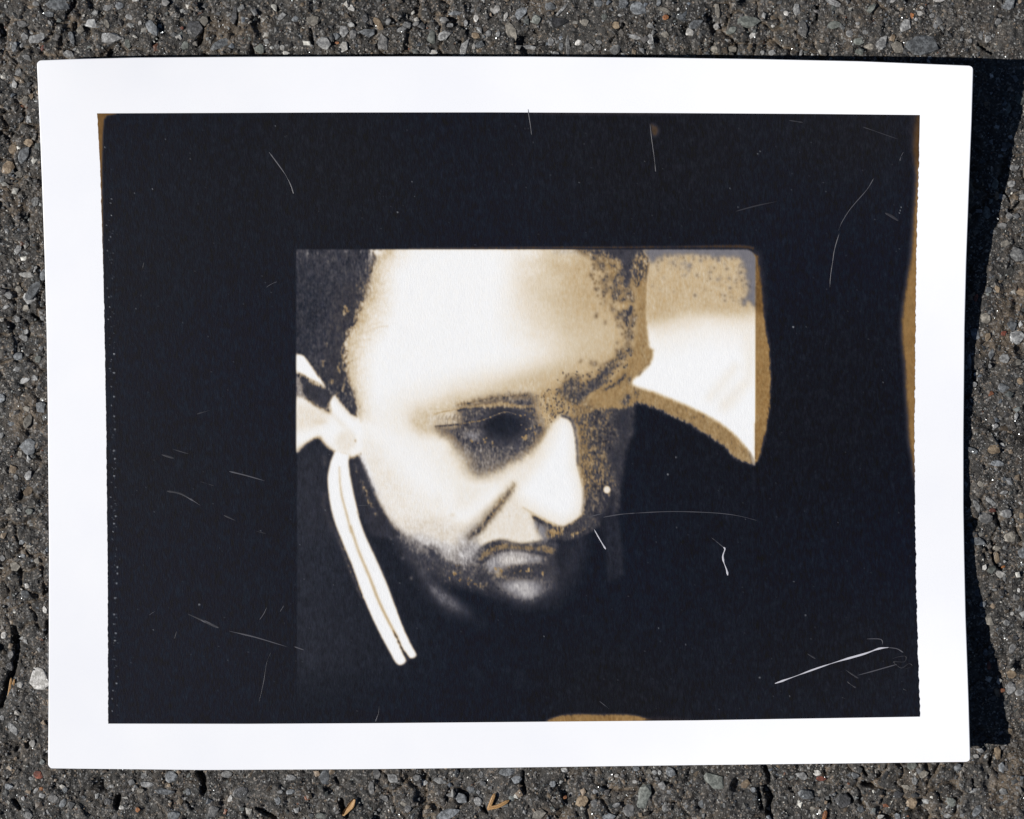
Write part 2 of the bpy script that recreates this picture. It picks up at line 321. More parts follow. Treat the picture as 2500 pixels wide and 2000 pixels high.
# --- eye socket
poly(z(5, 50,570, 90,480, 240,405, 400,330, 520,280, 700,300, 900,290, 1080,262, 1250,225, 1350,280, 1500,290, 1620,320, 1640,470, 1520,560, 1430,690, 1390,800, 1270,885, 1150,945, 1000,1000, 900,1090, 760,1130, 620,1110, 545,980, 470,860, 390,740, 250,690, 110,670), .27, 16, 0, .05, 8)
poly(z(5, 450,760, 600,900, 660,1100, 900,1080, 1150,960, 1400,800, 1300,1000, 1000,1100, 700,1180, 480,1100, 400,900), .17, 22, 0, .03, 5, k=.8)
poly(z(5, 500,330, 700,330, 900,300, 1100,275, 1250,250, 1340,290, 1360,420, 1480,330, 1600,320, 1640,470, 1520,530, 1430,620, 1300,560, 1000,420, 700,430, 560,430, 420,440), .50, 9, .05, .08, 7, 2)
poly(z(5, 275,615, 400,600, 530,590, 560,500, 550,425, 680,360, 800,325, 950,300, 1110,300, 1230,330, 1320,420, 1340,500, 1310,560, 1440,620, 1410,700, 1330,790, 1200,885, 1080,950, 950,985, 880,1060, 780,1090, 690,1070, 640,960, 560,860, 470,740, 380,680), .685, 17, .6, .05, 12, 1)
poly(z(5, 560,640, 700,590, 850,540, 1000,480, 1180,470, 1290,520, 1330,600, 1250,740, 1120,860, 960,930, 820,960, 720,900, 640,800), .735, 26, .6, .05, 8)
stroke(z(5, 840,415, 960,388, 1060,375, 1180,394, 1310,405), [5, 11, 10, 6, 4], .545, 4, 0, .05, 2.5, 1)
stroke(z(5, 560,430, 760,432, 940,432, 1120,425, 1300,420), [4, 9, 9, 8, 8], .745, 5, .7, .04, 3)
stroke(z(5, 640,365, 800,328, 960,308, 1100,305, 1220,300), [5, 8, 9, 9, 7], .72, 6, .6, .07, 6)
poly(z(5, 1090,290, 1260,260, 1330,330, 1320,400, 1200,390, 1100,360), .63, 6, .2, .08, 3, 2)
stroke(z(5, 560,580, 700,560, 800,525, 880,490, 980,450, 1060,440, 1120,470), [3, 5, 5, 4, 4, 5, 3], .575, 2.4, 0, .03, 1.2)
poly(z(5, 540,640, 620,655, 720,670, 720,720, 640,730, 560,700), .47, 9, 1, .06, 5, k=.85)
poly(z(5, 270,615, 400,610, 540,620, 560,680, 440,700, 360,675), .56, 9, .6, .10, 8, 2)
for q_ in range(26):
    x_ = 290 + q_*11; y_ = 470 + (q_*37 % 50); stroke(z(5, x_, y_, x_-3, y_+26+(q_*13 % 30)), [1.6, .8], .68, 1.8, .6, .05, 1, k=.75)
poly(z(5, 250,520, 380,515, 540,505, 570,575, 400,590, 270,590), .31, 10, .35, .09, 10, k=.8)
poly(z(5, 330,445, 430,436, 440,455, 350,468), .16, 4, 0, .03, 3)
stroke(z(5, 290,470, 420,462, 560,440, 700,412), [2, 3, 4, 3], .70, 2.5, .5, .08, 3)
stroke(z(5, 420,425, 560,395, 700,365, 850,330), [2, 4, 5, 5], .70, 3, .5, .08, 4)
stroke(z(5, 330,400, 500,385, 640,345), [2, 3, 3], .45, 3, 0, .06, 3)
stroke(z(5, 275,608, 420,598, 560,588, 720,570), [2, 4, 4, 3], .74, 3, .6, .04, 1)
poly(z(5, 1190,540, 1330,560, 1450,600, 1410,700, 1290,770, 1190,720), .635, 8, .3, .06, 4, 2)
specks(5, [(1210, 600, 16, 60), (1250, 580, 12, 40), (1220, 500, 10, 26), (1110, 690, 10, 22), (1140, 650, 12, 14), (820, 750, 22, 14), (720, 780, 24, 18), (760, 600, 8, 22), (740, 640, 6, 20), (1280, 640, 8, 22), (1300, 560, 8, 20), (840, 1000, 14, 24), (960, 800, 8, 16), (1320, 680, 8, 20), (1060, 830, 6, 16)], .56, .05, 2.2)
specks(5, [(1480, 390, 26, 50), (1440, 430, 20, 24), (1540, 490, 22, 30), (1400, 440, 8, 30), (1580, 300, 16, 60), (1500, 320, 10, 18), (1380, 370, 8, 40), (1410, 620, 24, 50), (1650, 470, 40, 40), (1450, 560, 14, 22), (1550, 400, 10, 20), (1390, 490, 12, 16)], .72, .6, 2)
poly(z(5, 830,500, 960,455, 1080,490, 1140,570, 1110,670, 1000,715, 860,690, 800,600), .97, 26, 1, .03, 3)
poly(z(5, 650,780, 900,730, 1150,720, 1080,850, 900,930, 720,880), .78, 22, .65, .05, 5, k=.7)
poly(z(5, 1180,800, 1330,770, 1260,860, 1150,930, 1180,880), .66, 8, .5, .06, 6, k=.8)
stroke(z(5, 1195,640, 1192,760, 1190,870), 1.5, .55, 1.5, 1, .02, 0, k=.6)

# --- nose
poly(z(5, 1540,560, 1640,540, 1700,600, 1725,760, 1715,940, 1745,1100, 1775,1250, 1780,1420, 1740,1540, 1620,1590, 1480,1560, 1300,1480, 1160,1390, 1130,1290, 1190,1180, 1350,1000, 1480,820, 1520,680), .0, 14, 0, .006, 1)
stroke(z(5, 1600,500, 1690,520, 1730,600, 1755,700, 1768,820, 1768,960, 1790,1090), [4, 7, 6, 4, 4, 4, 2], .66, 3.5, 1, .04, 2, k=.9)
stroke(z(5, 1530,560, 1590,520, 1660,510), [6, 8, 6], .60, 4, .8, .06, 4, k=.7)
stroke(z(5, 1735,1000, 1770,1130, 1795,1260, 1800,1400, 1785,1520, 1700,1600, 1620,1630), [4, 6, 6, 6, 8, 10, 12], .2, 6, 0, .01, 1, k=.9)
stroke(z(5, 1500,560, 1440,680, 1400,800, 1290,920), [10, 8, 8, 10], .3, 7, 0, .03, 4, k=.75)
stroke(z(5, 1130,1190, 1095,1260, 1095,1350, 1120,1410), [3, 5, 7, 4], .2, 5, 0, .01, 1, k=.9)
poly(z(5, 1100,1400, 1200,1470, 1280,1560, 1330,1725, 1200,1760, 900,1740, 880,1640, 980,1500), .185, 10, 0, .035, 4)
DK = True
stroke(z(5, 1560,520, 1470,640, 1430,760, 1340,880, 1250,960), [16, 14, 14, 18, 22], .17, 16, 0, .03, 4)
stroke(z(5, 1730,900, 1765,1080, 1795,1250, 1800,1420, 1770,1540, 1680,1610, 1560,1625, 1430,1580, 1300,1500, 1200,1440), [5, 8, 10, 11, 13, 15, 13, 10, 8, 5], .17, 11, 0, .015, 1)
stroke(z(5, 1150,1180, 1105,1270, 1100,1360, 1140,1430, 1220,1480), [5, 8, 9, 9, 6], .20, 9, 0, .02, 1)
poly(z(5, 1180,1000, 1300,960, 1240,1080, 1150,1190, 1050,1240, 1000,1200), .13, 20, 0, .02, 3)
poly(z(5, 620,1100, 760,1130, 900,1110, 1080,1020, 1000,1160, 800,1200, 640,1190), .15, 20, 0, .025, 3)
DK = False
# shadow below the nose
poly(z(8, 1070,255, 1180,300, 1290,340, 1400,370, 1440,345, 1520,300, 1600,260, 1700,250, 1720,380, 1600,440, 1480,480, 1320,500, 1240,490, 1200,400, 1120,310), .77, 4, .6, .035, 2, 1)
poly(z(8, 1250,400, 1340,380, 1380,430, 1330,480, 1260,480), .57, 4, 0, .05, 3)
stroke(z(8, 1480,460, 1570,420, 1650,375), [3, 5, 3], .6, 2.5, 0, .05, 2)
stroke(z(8, 985,175, 1050,215, 1130,255, 1210,300, 1300,345), [2, 5, 7, 9, 6], .53, 3, 0, .03, 1, 1)
stroke(z(8, 1090,280, 1150,310, 1185,330), [5, 5, 4], .74, 2.5, .5, .04, 1, 1)
poly(z(8, 1150,340, 1250,380, 1240,490, 1190,520, 1170,440), .55, 8, 1, .04, 4, k=.85)
poly(z(8, 1120,480, 1230,470, 1240,530, 1130,545), .3, 8, 1, .03, 4, k=.8)

# --- fold from nose to mouth
stroke(z(8, 870,-80, 760,70, 640,205, 540,310, 460,390, 330,460), [6, 15, 24, 30, 36, 36], .19, 12, .1, .04, 5)
stroke(z(8, 760,20, 620,180, 500,300), [6, 8, 6], .3, 4, 0, .02, 2, k=.7)
stroke(z(8, 880,-60, 830,20, 760,110, 680,200, 600,290, 530,370, 460,430, 400,490), [3, 8, 13, 16, 18, 18, 18, 14], .735, 9, .65, .075, 5, 1.5)
coolify(z(8, 640,240, 530,370, 440,450, 340,520), 30, .8, 12)
specks(8, [(770, 100, 14, 30), (710, 170, 16, 26), (740, 190, 8, 20), (580, 340, 14, 20), (560, 370, 10, 16), (660, 250, 10, 14), (620, 220, 8, 10)], .56, .05, 2)

# --- jaw, lower face
LOW = gblur((T > .0).astype(float), 1, 1)
poly(z(7, 1060,120, 1200,230, 1400,370, 1650,430, 1850,520) + z(8, 400,770, 480,690, 560,620, 640,560, 1300,560, 1340,760, 1400,950, 1250,1100, 900,1140, 650,1080, 400,1020, 150,960, 0,890) + z(7, 1600,760, 1400,640, 1230,470, 1120,260), .735, 15, .7, .05, 3)
stroke(z(7, 930,-80, 1010,30, 1090,140, 1210,250, 1340,340, 1480,420), [5, 9, 13, 17, 18, 14], .47, 9, 1, .06, 7, k=.9)
stroke(z(4, 800,1010, 850,1150, 910,1290, 980,1430, 1050,1550), [2, 3, 5, 7, 8], .42, 5, 1, .04, 3, k=.9)
poly(z(8, -250,450, 0,560, 100,650, 200,730, 320,780, 400,740, 480,650, 520,560, 420,500, 250,560, 100,480, -100,400), .3, 16, .7, .07, 8, k=.75)
DK = True
poly(z(8, -350,250, -100,300, 100,330, 300,380, 420,460, 400,560, 200,650, 0,560, -200,430), .17, 24, .2, .04, 6)
poly(z(4, 860,1050, 1000,1150, 1080,1350, 1250,1500, 1250,1725, 1000,1500, 880,1200), .11, 24, .1, .035, 6)
DK = False
poly(z(8, 300,560, 480,560, 520,610, 420,700, 330,760, 240,720), .36, 10, .9, .09, 8, k=.8)
specks(8, [(190, 790, 30, 20), (270, 830, 14, 30), (210, 820, 12, 12), (170, 940, 14, 12), (430, 980, 8, 34), (500, 1000, 12, 20), (540, 1010, 14, 16), (580, 1000, 10, 10), (610, 1020, 12, 12), (390, 790, 9, 22), (570, 720, 9, 18)], .625, .15, 3.0)
specks(7, [(1100, 250, 16, 24), (1220, 480, 10, 16), (1310, 690, 8, 18), (1500, 600, 12, 12), (1300, 260, 20, 18), (1680, 740, 9, 9), (1770, 540, 10, 10)], .6, .05, 2.6)
poly(z(8, 330,640, 460,610, 560,620, 520,720, 560,820, 480,900, 330,880, 250,780), .69, 16, .75, .06, 4)
poly(z(8, 1300,560, 1420,520, 1600,420, 1650,600, 1560,900, 1400,1100, 1250,1150, 1340,900, 1330,720), .87, 26, .8, .03, 3)
# lips and chin
stroke(z(8, 510,700, 560,620, 640,565, 720,530, 790,535, 870,560, 960,572, 1080,560, 1160,545, 1260,560, 1330,590), [6, 6, 5, 5, 4, 4, 4, 4, 6, 9, 8], .82, 4, .85, .03, 2)
poly(z(8, 525,705, 560,645, 640,585, 720,556, 800,560, 900,580, 1000,582, 1120,575, 1250,582, 1310,605, 1285,660, 1180,640, 1060,625, 950,610, 860,606, 740,622, 650,665, 575,718), .575, 3, 0, .04, 2.5, 1)
specks(8, [(1290, 600, 12, 20), (1240, 650, 8, 16), (850, 580, 6, 12), (1000, 600, 5, 14), (1100, 610, 6, 12)], .75, .5, 2)
poly(z(8, 590,770, 640,700, 750,645, 880,622, 1000,635, 1120,660, 1200,700, 1150,745, 1000,750, 880,765, 780,850, 690,860, 620,810), .42, 11, .95, .04, 4)
poly(z(8, 780,680, 900,650, 1010,660, 1060,700, 960,735, 820,740), .24, 12, .7, .04, 5, k=.9)
stroke(z(8, 860,810, 1000,790, 1150,780, 1250,760), [16, 17, 14, 12], .85, 8, .6, .03, 3)
specks(8, [(790, 840, 26, 14), (750, 790, 14, 20), (720, 860, 14, 16), (770, 880, 14, 14), (1060, 840, 14, 26), (1140, 820, 12, 14), (1190, 790, 10, 18), (940, 850, 18, 7), (1190, 880, 8, 24), (1020, 860, 10, 10), (820, 900, 10, 10)], .61, .1, 3.0)
poly(z(8, 690,990, 800,930, 920,890, 1060,900, 1190,950, 1260,1030, 1150,1120, 1020,1165, 900,1130, 780,1070), .58, 24, 1, .03, 4)
poly(z(8, 780,1000, 860,950, 950,915, 1050,930, 1130,980, 1150,1050, 1090,1120, 1000,1140, 900,1090), .40, 18, 1, .04, 4)
poly(z(8, 860,1000, 940,950, 1030,970, 1080,1040, 1040,1090, 940,1060), .26, 18, .9, .04, 4, k=.9)
poly(z(8, 620,1040, 720,1060, 850,1130, 1000,1180, 1150,1150, 1300,1060, 1350,1200, 1000,1260, 700,1180), .89, 18, .7, .025, 2, k=.75)
stroke(z(7, 1400,640, 1520,790, 1640,900, 1760,990, 1900,1060), [10, 22, 30, 30, 12], .69, 18, 1, .02, 3)
stroke(z(7, 1560,830, 1660,920, 1760,990), [10, 18, 12], .54, 16, 1, .025, 3, k=.9)
stroke(z(7, 1180,330, 1300,620, 1450,850, 1600,1020, 1800,1120), [12, 16, 16, 14, 12], .90, 14, .75, .02, 2, k=.6)
stroke(z(7, 1900,1080, 2050,1180), [30, 20], .88, 18, 1, .02, 3, k=.6)
for (x, y, rx, ry) in [(1250, 1640, 40, 14), (1160, 1655, 30, 40), (1270, 1660, 20, 30)]:
    blobs((x, y), (rx*.6, ry*.6), .93, 14, 1, .015, 2, k=.6)
DK = True
stroke(z(7, 960,-100, 1060,40, 1200,180, 1400,280, 1600,330, 1800,380) + z(8, 260,560, 400,560), [12, 18, 24, 28, 32, 36, 40, 34], .16, 22, .5, .06, 7)
stroke(z(7, 1000,-40, 1090,90, 1230,215, 1420,320, 1620,380, 1800,440) + z(8, 260,640, 400,640), [6, 10, 14, 18, 22, 24, 26, 22], .27, 16, .75, .08, 7)
DK = False
coolify(z(4, 770,960, 830,1090, 870,1190, 920,1300, 980,1420, 1060,1560) + z(7, 1100,130, 1200,240, 1320,320, 1480,400, 1650,450), 26, .95, 10)
coolify(z(7, 1180,260, 1350,360, 1550,430, 1750,480) + z(8, 250,700, 420,660), 60, .85, 16)
# small marks on the cheek
for (x, y, w, h, t) in [(1750, 1540, 20, 14, .3), (1530, 1570, 22, 10, .22), (1820, 1640, 14, 8, .17), (1590, 1400, 40, 40, .09), (920, 1150, 16, 20, .15), (350, 560, 40, 12, .2)]:
    blobs(z(4, x, y)[0], (w*.2319, h*.2319), t, 4, 0, .01, 1)
stroke(z(4, 1560,1590, 1650,1570, 1740,1545), 2, .17, 3, 0, .01)
poly(z(4, 1000,1300, 1150,1500, 1350,1650, 1300,1725, 1100,1600, 960,1380), .14, 16, 0, .035, 5, k=.8)

# --- ear
poly(z(4, 90,50, 150,100, 330,170, 480,270, 500,300, 460,420, 300,430, 180,360, 90,380), .45, 4, .75, .07, 5, clip=INNER)
poly(z(4, 150,105, 250,125, 330,172, 400,180, 470,235, 495,285, 465,345, 445,395, 380,425, 300,400, 230,350, 190,280, 165,200), .79, 4, .7, .03, 4.5, clip=INNER)
poly(z(1, 85,1205, 150,1188, 205,1235, 262,1310, 322,1400, 382,1480, 402,1535, 340,1492, 250,1450, 170,1400, 85,1355), .0, 3.6, 0, .01, 1, clip=INNER)
stroke(z(1, 100,1375, 170,1415, 250,1462, 340,1508, 410,1550), [3, 4, 6, 8, 5], .3, 4, 0, .05, 4, k=.8, clip=INNER)
stroke(z(4, 400,190, 440,215, 485,262), [2, 4, 3], .4, 4, 1, .05, 3, k=.8)
poly(z(4, 85,350, 200,335, 280,400, 380,440, 460,470, 452,370, 480,312, 508,285, 560,350, 620,420, 690,495, 770,535, 800,700, 800,850, 745,915, 685,935, 640,912, 520,882, 440,832, 385,775, 345,722, 285,738, 200,790, 85,870), .02, 4, 0, .012, 1, clip=INNER)
poly(z(4, 90,360, 220,360, 320,430, 400,470, 300,560, 150,600, 90,600), .15, 16, 0, .025, 4, k=.9, clip=INNER)
DK = True
stroke(z(4, 100,860, 200,795, 285,745, 345,730, 385,782, 440,838, 520,888, 640,918, 700,938, 750,915), [4, 5, 6, 9, 6, 5, 5, 6, 7, 5], .24, 9, 0, .02, 1)
stroke(z(4, 500,300, 570,380, 640,460, 720,530), [3, 4, 5, 5], .17, 7, 0, .02, 1)
stroke(z(4, 470,470, 560,560, 640,650, 690,720, 700,800), [4, 5, 6, 7, 5], .15, 8, 0, .02, 1)
poly(z(4, 560,690, 660,680, 710,760, 660,860, 570,850, 520,780), .17, 12, 0, .02, 2)
poly(z(4, 110,470, 250,420, 390,470, 440,520, 330,600, 200,640, 100,640), .17, 18, 0, .03, 3)
DK = False
blobs(z(4, 350,560)[0], (16, 5), .24, 6, 0, .01, k=.8)
poly(z(4, 570,720, 650,690, 700,760, 640,850, 560,830), .14, 9, 0, .02, 2)
stroke(z(4, 470,480, 560,570, 640,660, 700,760), [3, 3, 4, 3], .1, 5, 0, .01, k=.9)
stroke(z(4, 340,425, 400,455, 460,468, 450,380), [4, 5, 6, 3], .33, 4, 0, .03, 2, k=.8)
stroke(z(4, 110,862, 200,795, 285,742, 345,728, 385,780, 440,838, 510,885), [2, 3, 4, 6, 4, 3, 3], .42, 3.4, 0, .03, 1, k=.8, clip=INNER)
stroke(z(4, 520,885, 600,900, 650,915), 3, .22, 4, 0, .01, k=.8)
stroke(z(4, 655,940, 700,945, 745,920), [4, 6, 3], .38, 5, 0, .02, 1, k=.7)
blobs(z(4, 722,760)[0], (1.5, 4), .6, 1.5, .5)

# --- dark wedge and flecks by the jaw, then the striped collar
poly(z(4, 680,990, 720,955, 745,935, 790,1010, 830,1100, 880,1230, 930,1340, 1000,1470, 1100,1650, 1180,1760, 900,1760, 780,1500, 700,1200, 670,1060), .83, 5, .75, .02, 2)
stroke(z(4, 805,1190, 820,1270, 860,1380, 900,1450, 940,1540), [5, 7, 8, 7, 4], .60, 4, 0, .075, 4, 2)
stroke(z(4, 730,1010, 735,1080), [3, 4], .62, 3, 0, .06, 3)
stroke(z(4, 395,930, 400,1010), [9, 5], .63, 5, 0, .06, 3)
stroke(z(4, 400,1330, 390,1440, 430,1560, 480,1700), [9, 8, 6, 5], .66, 6, .05, .06, 3)
stroke(z(7, 480,130, 560,330, 640,540, 730,760, 790,900), [5, 6, 5, 5, 3], .66, 4, .05, .05, 2.5)
poly(z(4, 110,1000, 400,900, 430,1300, 540,1725, 110,1725), .845, 30, .95, .02, 2, k=.7, clip=INNER)
collar = z(4, 520,870, 490,910, 452,1020, 431,1150, 440,1300, 462,1450, 500,1600, 545,1725) + z(7, 540,200, 620,400, 702,600, 782,830, 872,1050, 970,1260, 1060,1430, 1150,1590, 1200,1612, 1245,1588, 1256,1548, 1225,1490, 1250,1490, 1278,1530, 1312,1542, 1350,1528, 1362,1492, 1300,1378, 1220,1200, 1130,960, 1040,720, 920,450, 820,230, 742,0) + z(4, 762,1550, 720,1380, 682,1200, 661,1080, 652,1000, 655,915, 600,895)
poly(collar, .0, 2.7, 0, .004, .4)
stroke(z(4, 555,1040, 560,1180, 582,1350, 622,1500, 680,1725) + z(7, 672,150, 752,400, 862,660, 970,940, 1082,1170, 1160,1310), [2.5, 3.5, 4, 4.5, 5, 5.5, 6, 6.5, 7, 7, 5], .45, 2.8, 0, .02, .5)
stroke(z(7, 1120,1250, 1170,1345, 1225,1460, 1275,1545), [2, 4, 6, 9], .84, 2.6, .6, .03, .6, 1)
blobs(z(6, 352, 1490)[0], (8, 8.5), .16, 2.5, .0, .01)
blobs(z(6, 375, 1540)[0], (3, 6), .45, 3, .1, .01)

soft_zone = np.exp(-(((GX-1180)/300)**4 + ((GY-1150)/270)**4)); rest_zone = np.exp(-(((GX-1500)/170)**4 + ((GY-800)/220)**4))
soft_zone = np.clip(soft_zone + rest_zone*.8, 0, 1)
# the striped collar, the pane and the nose keep their edges
T = T + (gblur(T, .8, .8)-T)*.7; COOL = gblur(COOL, 1.6, 1.6)
T = T + (gblur(T, 1.6, 1.6)-T)*soft_zone*.6
# --- second pass over eye, nose and mouth
def n(*xy): return [(976 + xy[i]*.2974, 927 + xy[i+1]*.2974) for i in range(0, len(xy), 2)]
# brow to nose root: tan ground under the specks
poly(n(1090,110, 1200,90, 1340,120, 1430,180, 1480,260, 1400,330, 1300,320, 1220,400, 1150,500, 1110,420, 1130,300, 1100,220), .49, 14, 0, .05, 4)
scatter(n(1090,120, 1340,60, 1500,30, 1620,20, 1500,160, 1440,280, 1340,300, 1250,340, 1180,460, 1120,440, 1130,300), 230, .67, .5, .7, 2.0, 31)
stroke(n(1460,170, 1530,110, 1610,60, 1700,10), [14, 12, 9, 5], .70, 5, .6, .06, 3, 3)
poly(n(1350,60, 1440,90, 1460,190, 1390,180, 1330,130), .665, 9, .4, .07, 4, 3)
scatter(n(1330,-60, 1600,-80, 1800,-160, 1880,-260, 1900,-150, 1700,60, 1480,120, 1300,60), 110, .67, .5, .7, 1.9, 32)
# socket
poly(n(90,340, 150,250, 300,210, 480,170, 700,140, 900,110, 1080,90, 1130,240, 1200,420, 1080,570, 900,680, 740,770, 600,770, 500,640, 420,500, 300,430, 160,420), .27, 26, 0, .05, 5)
poly(n(110,340, 170,275, 280,270, 300,350, 290,420, 180,410), .33, 14, 0, .05, 4)
poly(n(300,395, 420,375, 480,360, 470,290, 490,235, 640,185, 800,150, 960,135, 1090,130, 1125,250, 1150,340, 1190,420, 1130,510, 1050,570, 950,630, 850,690, 760,735, 680,755, 610,740, 570,630, 490,560, 420,480), .665, 16, .7, .06, 6)
poly(n(560,480, 720,460, 900,480, 1050,470, 1000,570, 880,650, 740,690, 640,640), .70, 24, .8, .06, 4)
poly(n(470,540, 640,570, 900,610, 1010,590, 880,700, 740,775, 600,775, 530,660), .50, 26, .75, .09, 6, k=.7)
poly(n(700,330, 780,270, 900,250, 1000,300, 1030,380, 980,460, 860,500, 740,470, 690,400), .92, 20, 1, .03, 3)
poly(n(520,440, 580,425, 650,450, 640,490, 560,480), .42, 9, 1, .07, 4, k=.85)
poly(n(250,310, 340,300, 470,290, 480,345, 380,365, 260,365), .30, 13, .25, .06, 5, k=.7)
for q_ in range(30):
    x_ = 300 + q_*8.5; y_ = 285 + (q_*29 % 40); stroke(n(x_, y_, x_-2, y_+22+(q_*17 % 40)), [1.7, .9], .66, 1.6, .6, .04, 1, k=.35 + .5*(q_/30))
stroke(n(290,383, 400,376, 480,368, 560,372), [2, 4, 4, 3], .74, 2.6, .7, .05, 1)
stroke(n(490,370, 560,352, 640,342, 720,318, 800,285, 880,265, 950,285), [1.5, 2.5, 3, 2.5, 2, 3, 2], .57, 1.8, 0, .04, 1)
stroke(n(480,250, 560,238, 700,238, 800,236, 930,238, 1080,240, 1110,262), [4, 6, 6, 6, 5, 6, 4], .745, 3.5, .7, .04, 2)
stroke(n(560,228, 640,215, 760,210, 830,200, 890,205, 980,222, 1080,222), [4, 6, 10, 13, 12, 8, 5], .50, 4, .1, .05, 3)
stroke(n(480,205, 580,190, 680,170, 780,152, 900,140, 1060,128), [3, 4, 5, 6, 6, 5], .66, 5, .4, .09, 5)
stroke(n(280,285, 360,262, 440,248, 540,222), [2, 3, 3, 2], .5, 2.5, 0, .07, 2)
stroke(n(250,240, 330,245, 420,232), [2, 3, 2], .36, 2.5, 0, .05, 2)
scatter(n(980,290, 1100,260, 1170,400, 1100,520, 980,470), 34, .57, .05, .8, 1.8, 33)
scatter(n(560,470, 760,490, 780,560, 620,540), 12, .58, .0, .8, 2.0, 34)
# tan strip and shaded side beyond the nose
poly(n(1475,200, 1560,180, 1600,240, 1540,330, 1560,520, 1580,700, 1640,860, 1600,1000, 1530,1050, 1510,900, 1470,740, 1470,560, 1450,380, 1420,290), .612, 12, .15, .045, 6)
poly(n(1600,620, 1700,650, 1720,760, 1660,900, 1590,860), .65, 16, .25, .05, 6)
poly(n(1510,1000, 1600,900, 1700,960, 1680,1080, 1590,1130, 1500,1140), .71, 14, .5, .08, 5)
blobs(n(1700,905)[0], (7.5, 8), .15, 2.5, 0, .01)
# upper lip and the shadow under the nose
poly(n(935,1000, 1000,1050, 1090,1130, 1140,1220, 1180,1310, 1060,1345, 960,1350, 880,1330, 800,1318, 720,1340, 650,1315, 700,1230, 780,1150, 860,1060), .165, 10, .1, .035, 4)
poly(n(1090,1120, 1200,1165, 1290,1205, 1350,1212, 1440,1165, 1510,1120, 1600,1115, 1640,1190, 1540,1260, 1420,1310, 1290,1320, 1210,1300, 1170,1230), .735, 6, .55, .06, 4)
poly(n(1110,1170, 1200,1200, 1230,1290, 1200,1340, 1150,1280), .50, 11, 1, .05, 4)
poly(n(1215,1240, 1290,1225, 1340,1240, 1300,1285, 1220,1290), .57, 6, 0, .06, 4)
stroke(n(1420,1275, 1480,1250, 1545,1212), [4, 5, 3], .6, 3.5, 0, .06, 2)
stroke(n(1015,1050, 1080,1085, 1150,1125, 1210,1160, 1275,1195), [2, 4, 6, 7, 5], .53, 3, 0, .03, 1)
stroke(n(1095,1130, 1140,1150, 1180,1175), [4, 5, 3], .72, 3, .5, .05, 1)
# nose
poly(n(1335,300, 1400,345, 1432,450, 1448,600, 1452,720, 1475,790, 1492,880, 1502,1000, 1492,1085, 1440,1145, 1350,1195, 1285,1188, 1200,1150, 1100,1100, 1010,1040, 955,985, 935,920, 940,860, 1000,790, 1090,660, 1180,500, 1240,400, 1290,330), .15, 7, 0, .02, 2)
poly(n(1330,360, 1390,390, 1410,480, 1415,620, 1415,720, 1440,800, 1458,900, 1462,1010, 1430,1090, 1340,1140, 1230,1110, 1110,1040, 1010,970, 985,900, 1060,800, 1180,660, 1270,480), .0, 22, 0, .008, 0)
stroke(n(1340,300, 1395,320, 1428,380, 1447,480, 1458,600, 1460,700), [6, 8, 6, 5, 5, 3], .64, 4, .95, .04, 2)
stroke(n(1460,700, 1482,790, 1500,880), [2, 3, 2], .45, 3, .1, .03, 1)
stroke(n(1495,1080, 1510,1000, 1505,900), [4, 4, 2], .5, 4, .8, .04, 1, k=.7)
DK = True
poly([(900, 1080), (960, 1140), (1010, 1220), (1090, 1280), (1120, 1330), (1040, 1340), (960, 1290), (900, 1200)], .13, 30, .1, .035, 4)
poly([(1000, 1270), (1100, 1280), (1150, 1320), (1160, 1380), (1080, 1380), (1000, 1330)], .2, 26, .3, .05, 4)
poly([(1120, 1160), (1190, 1110), (1250, 1080), (1210, 1170), (1160, 1230), (1110, 1240)], .11, 18, 0, .02, 3)
DK = False
# fold
stroke(n(930,880, 860,980, 780,1070, 710,1150, 640,1230, 570,1290), [12, 22, 28, 32, 36, 34], .25, 16, .15, .05, 4)
stroke(n(620,1230, 560,1300, 500,1370, 470,1440), [22, 26, 28, 26], .34, 16, .7, .08, 5)
stroke(n(935,870, 880,950, 800,1050, 730,1140, 650,1230, 580,1290), [3, 9, 13, 15, 15, 12], .685, 9, .6, .08, 5)
scatter(n(900,920, 860,1000, 780,1100, 720,1160, 740,1080, 820,980), 22, .56, .0, .8, 2.2, 36)
# mouth
poly(n(560,1330, 640,1330, 660,1400, 620,1480, 540,1500, 460,1440), .33, 16, .9, .09, 5)
stroke(n(610,1480, 650,1410, 710,1365, 790,1335, 850,1325, 930,1345, 1010,1356, 1100,1346, 1190,1335, 1270,1360), [3, 4, 5, 5, 4, 4, 4, 5, 8, 14], .70, 7, .9, .04, 3)
poly(n(655,1480, 690,1420, 760,1382, 850,1356, 950,1366, 1080,1372, 1180,1366, 1265,1385, 1275,1412, 1200,1420, 1080,1406, 960,1396, 860,1396, 770,1418, 720,1452, 685,1495), .60, 5, .25, .04, 2)
stroke(n(690,1490, 740,1450, 800,1418, 900,1402, 1050,1414, 1180,1432), [5, 5, 5, 4, 5, 7], .75, 4.5, .85, .04, 2)
poly(n(715,1510, 780,1455, 890,1418, 1020,1430, 1120,1465, 1190,1500, 1100,1525, 960,1530, 860,1562, 780,1570, 720,1545), .42, 11, .95, .06, 4)
poly(n(830,1475, 920,1440, 1000,1455, 1040,1490, 950,1510, 860,1520), .25, 12, .7, .06, 4)
poly(n(860,1560, 960,1540, 1100,1530, 1230,1510, 1260,1580, 1150,1620, 1000,1630, 880,1620), .76, 12, .6, .04, 3)
scatter(n(790,1540, 1000,1560, 1200,1530, 1210,1600, 1000,1600, 800,1600), 22, .61, .0, .8, 2.0, 37)
scatter(n(340,1480, 480,1500, 520,1580, 640,1680, 560,1720, 380,1600), 22, .625, .0, .8, 2.2, 38)

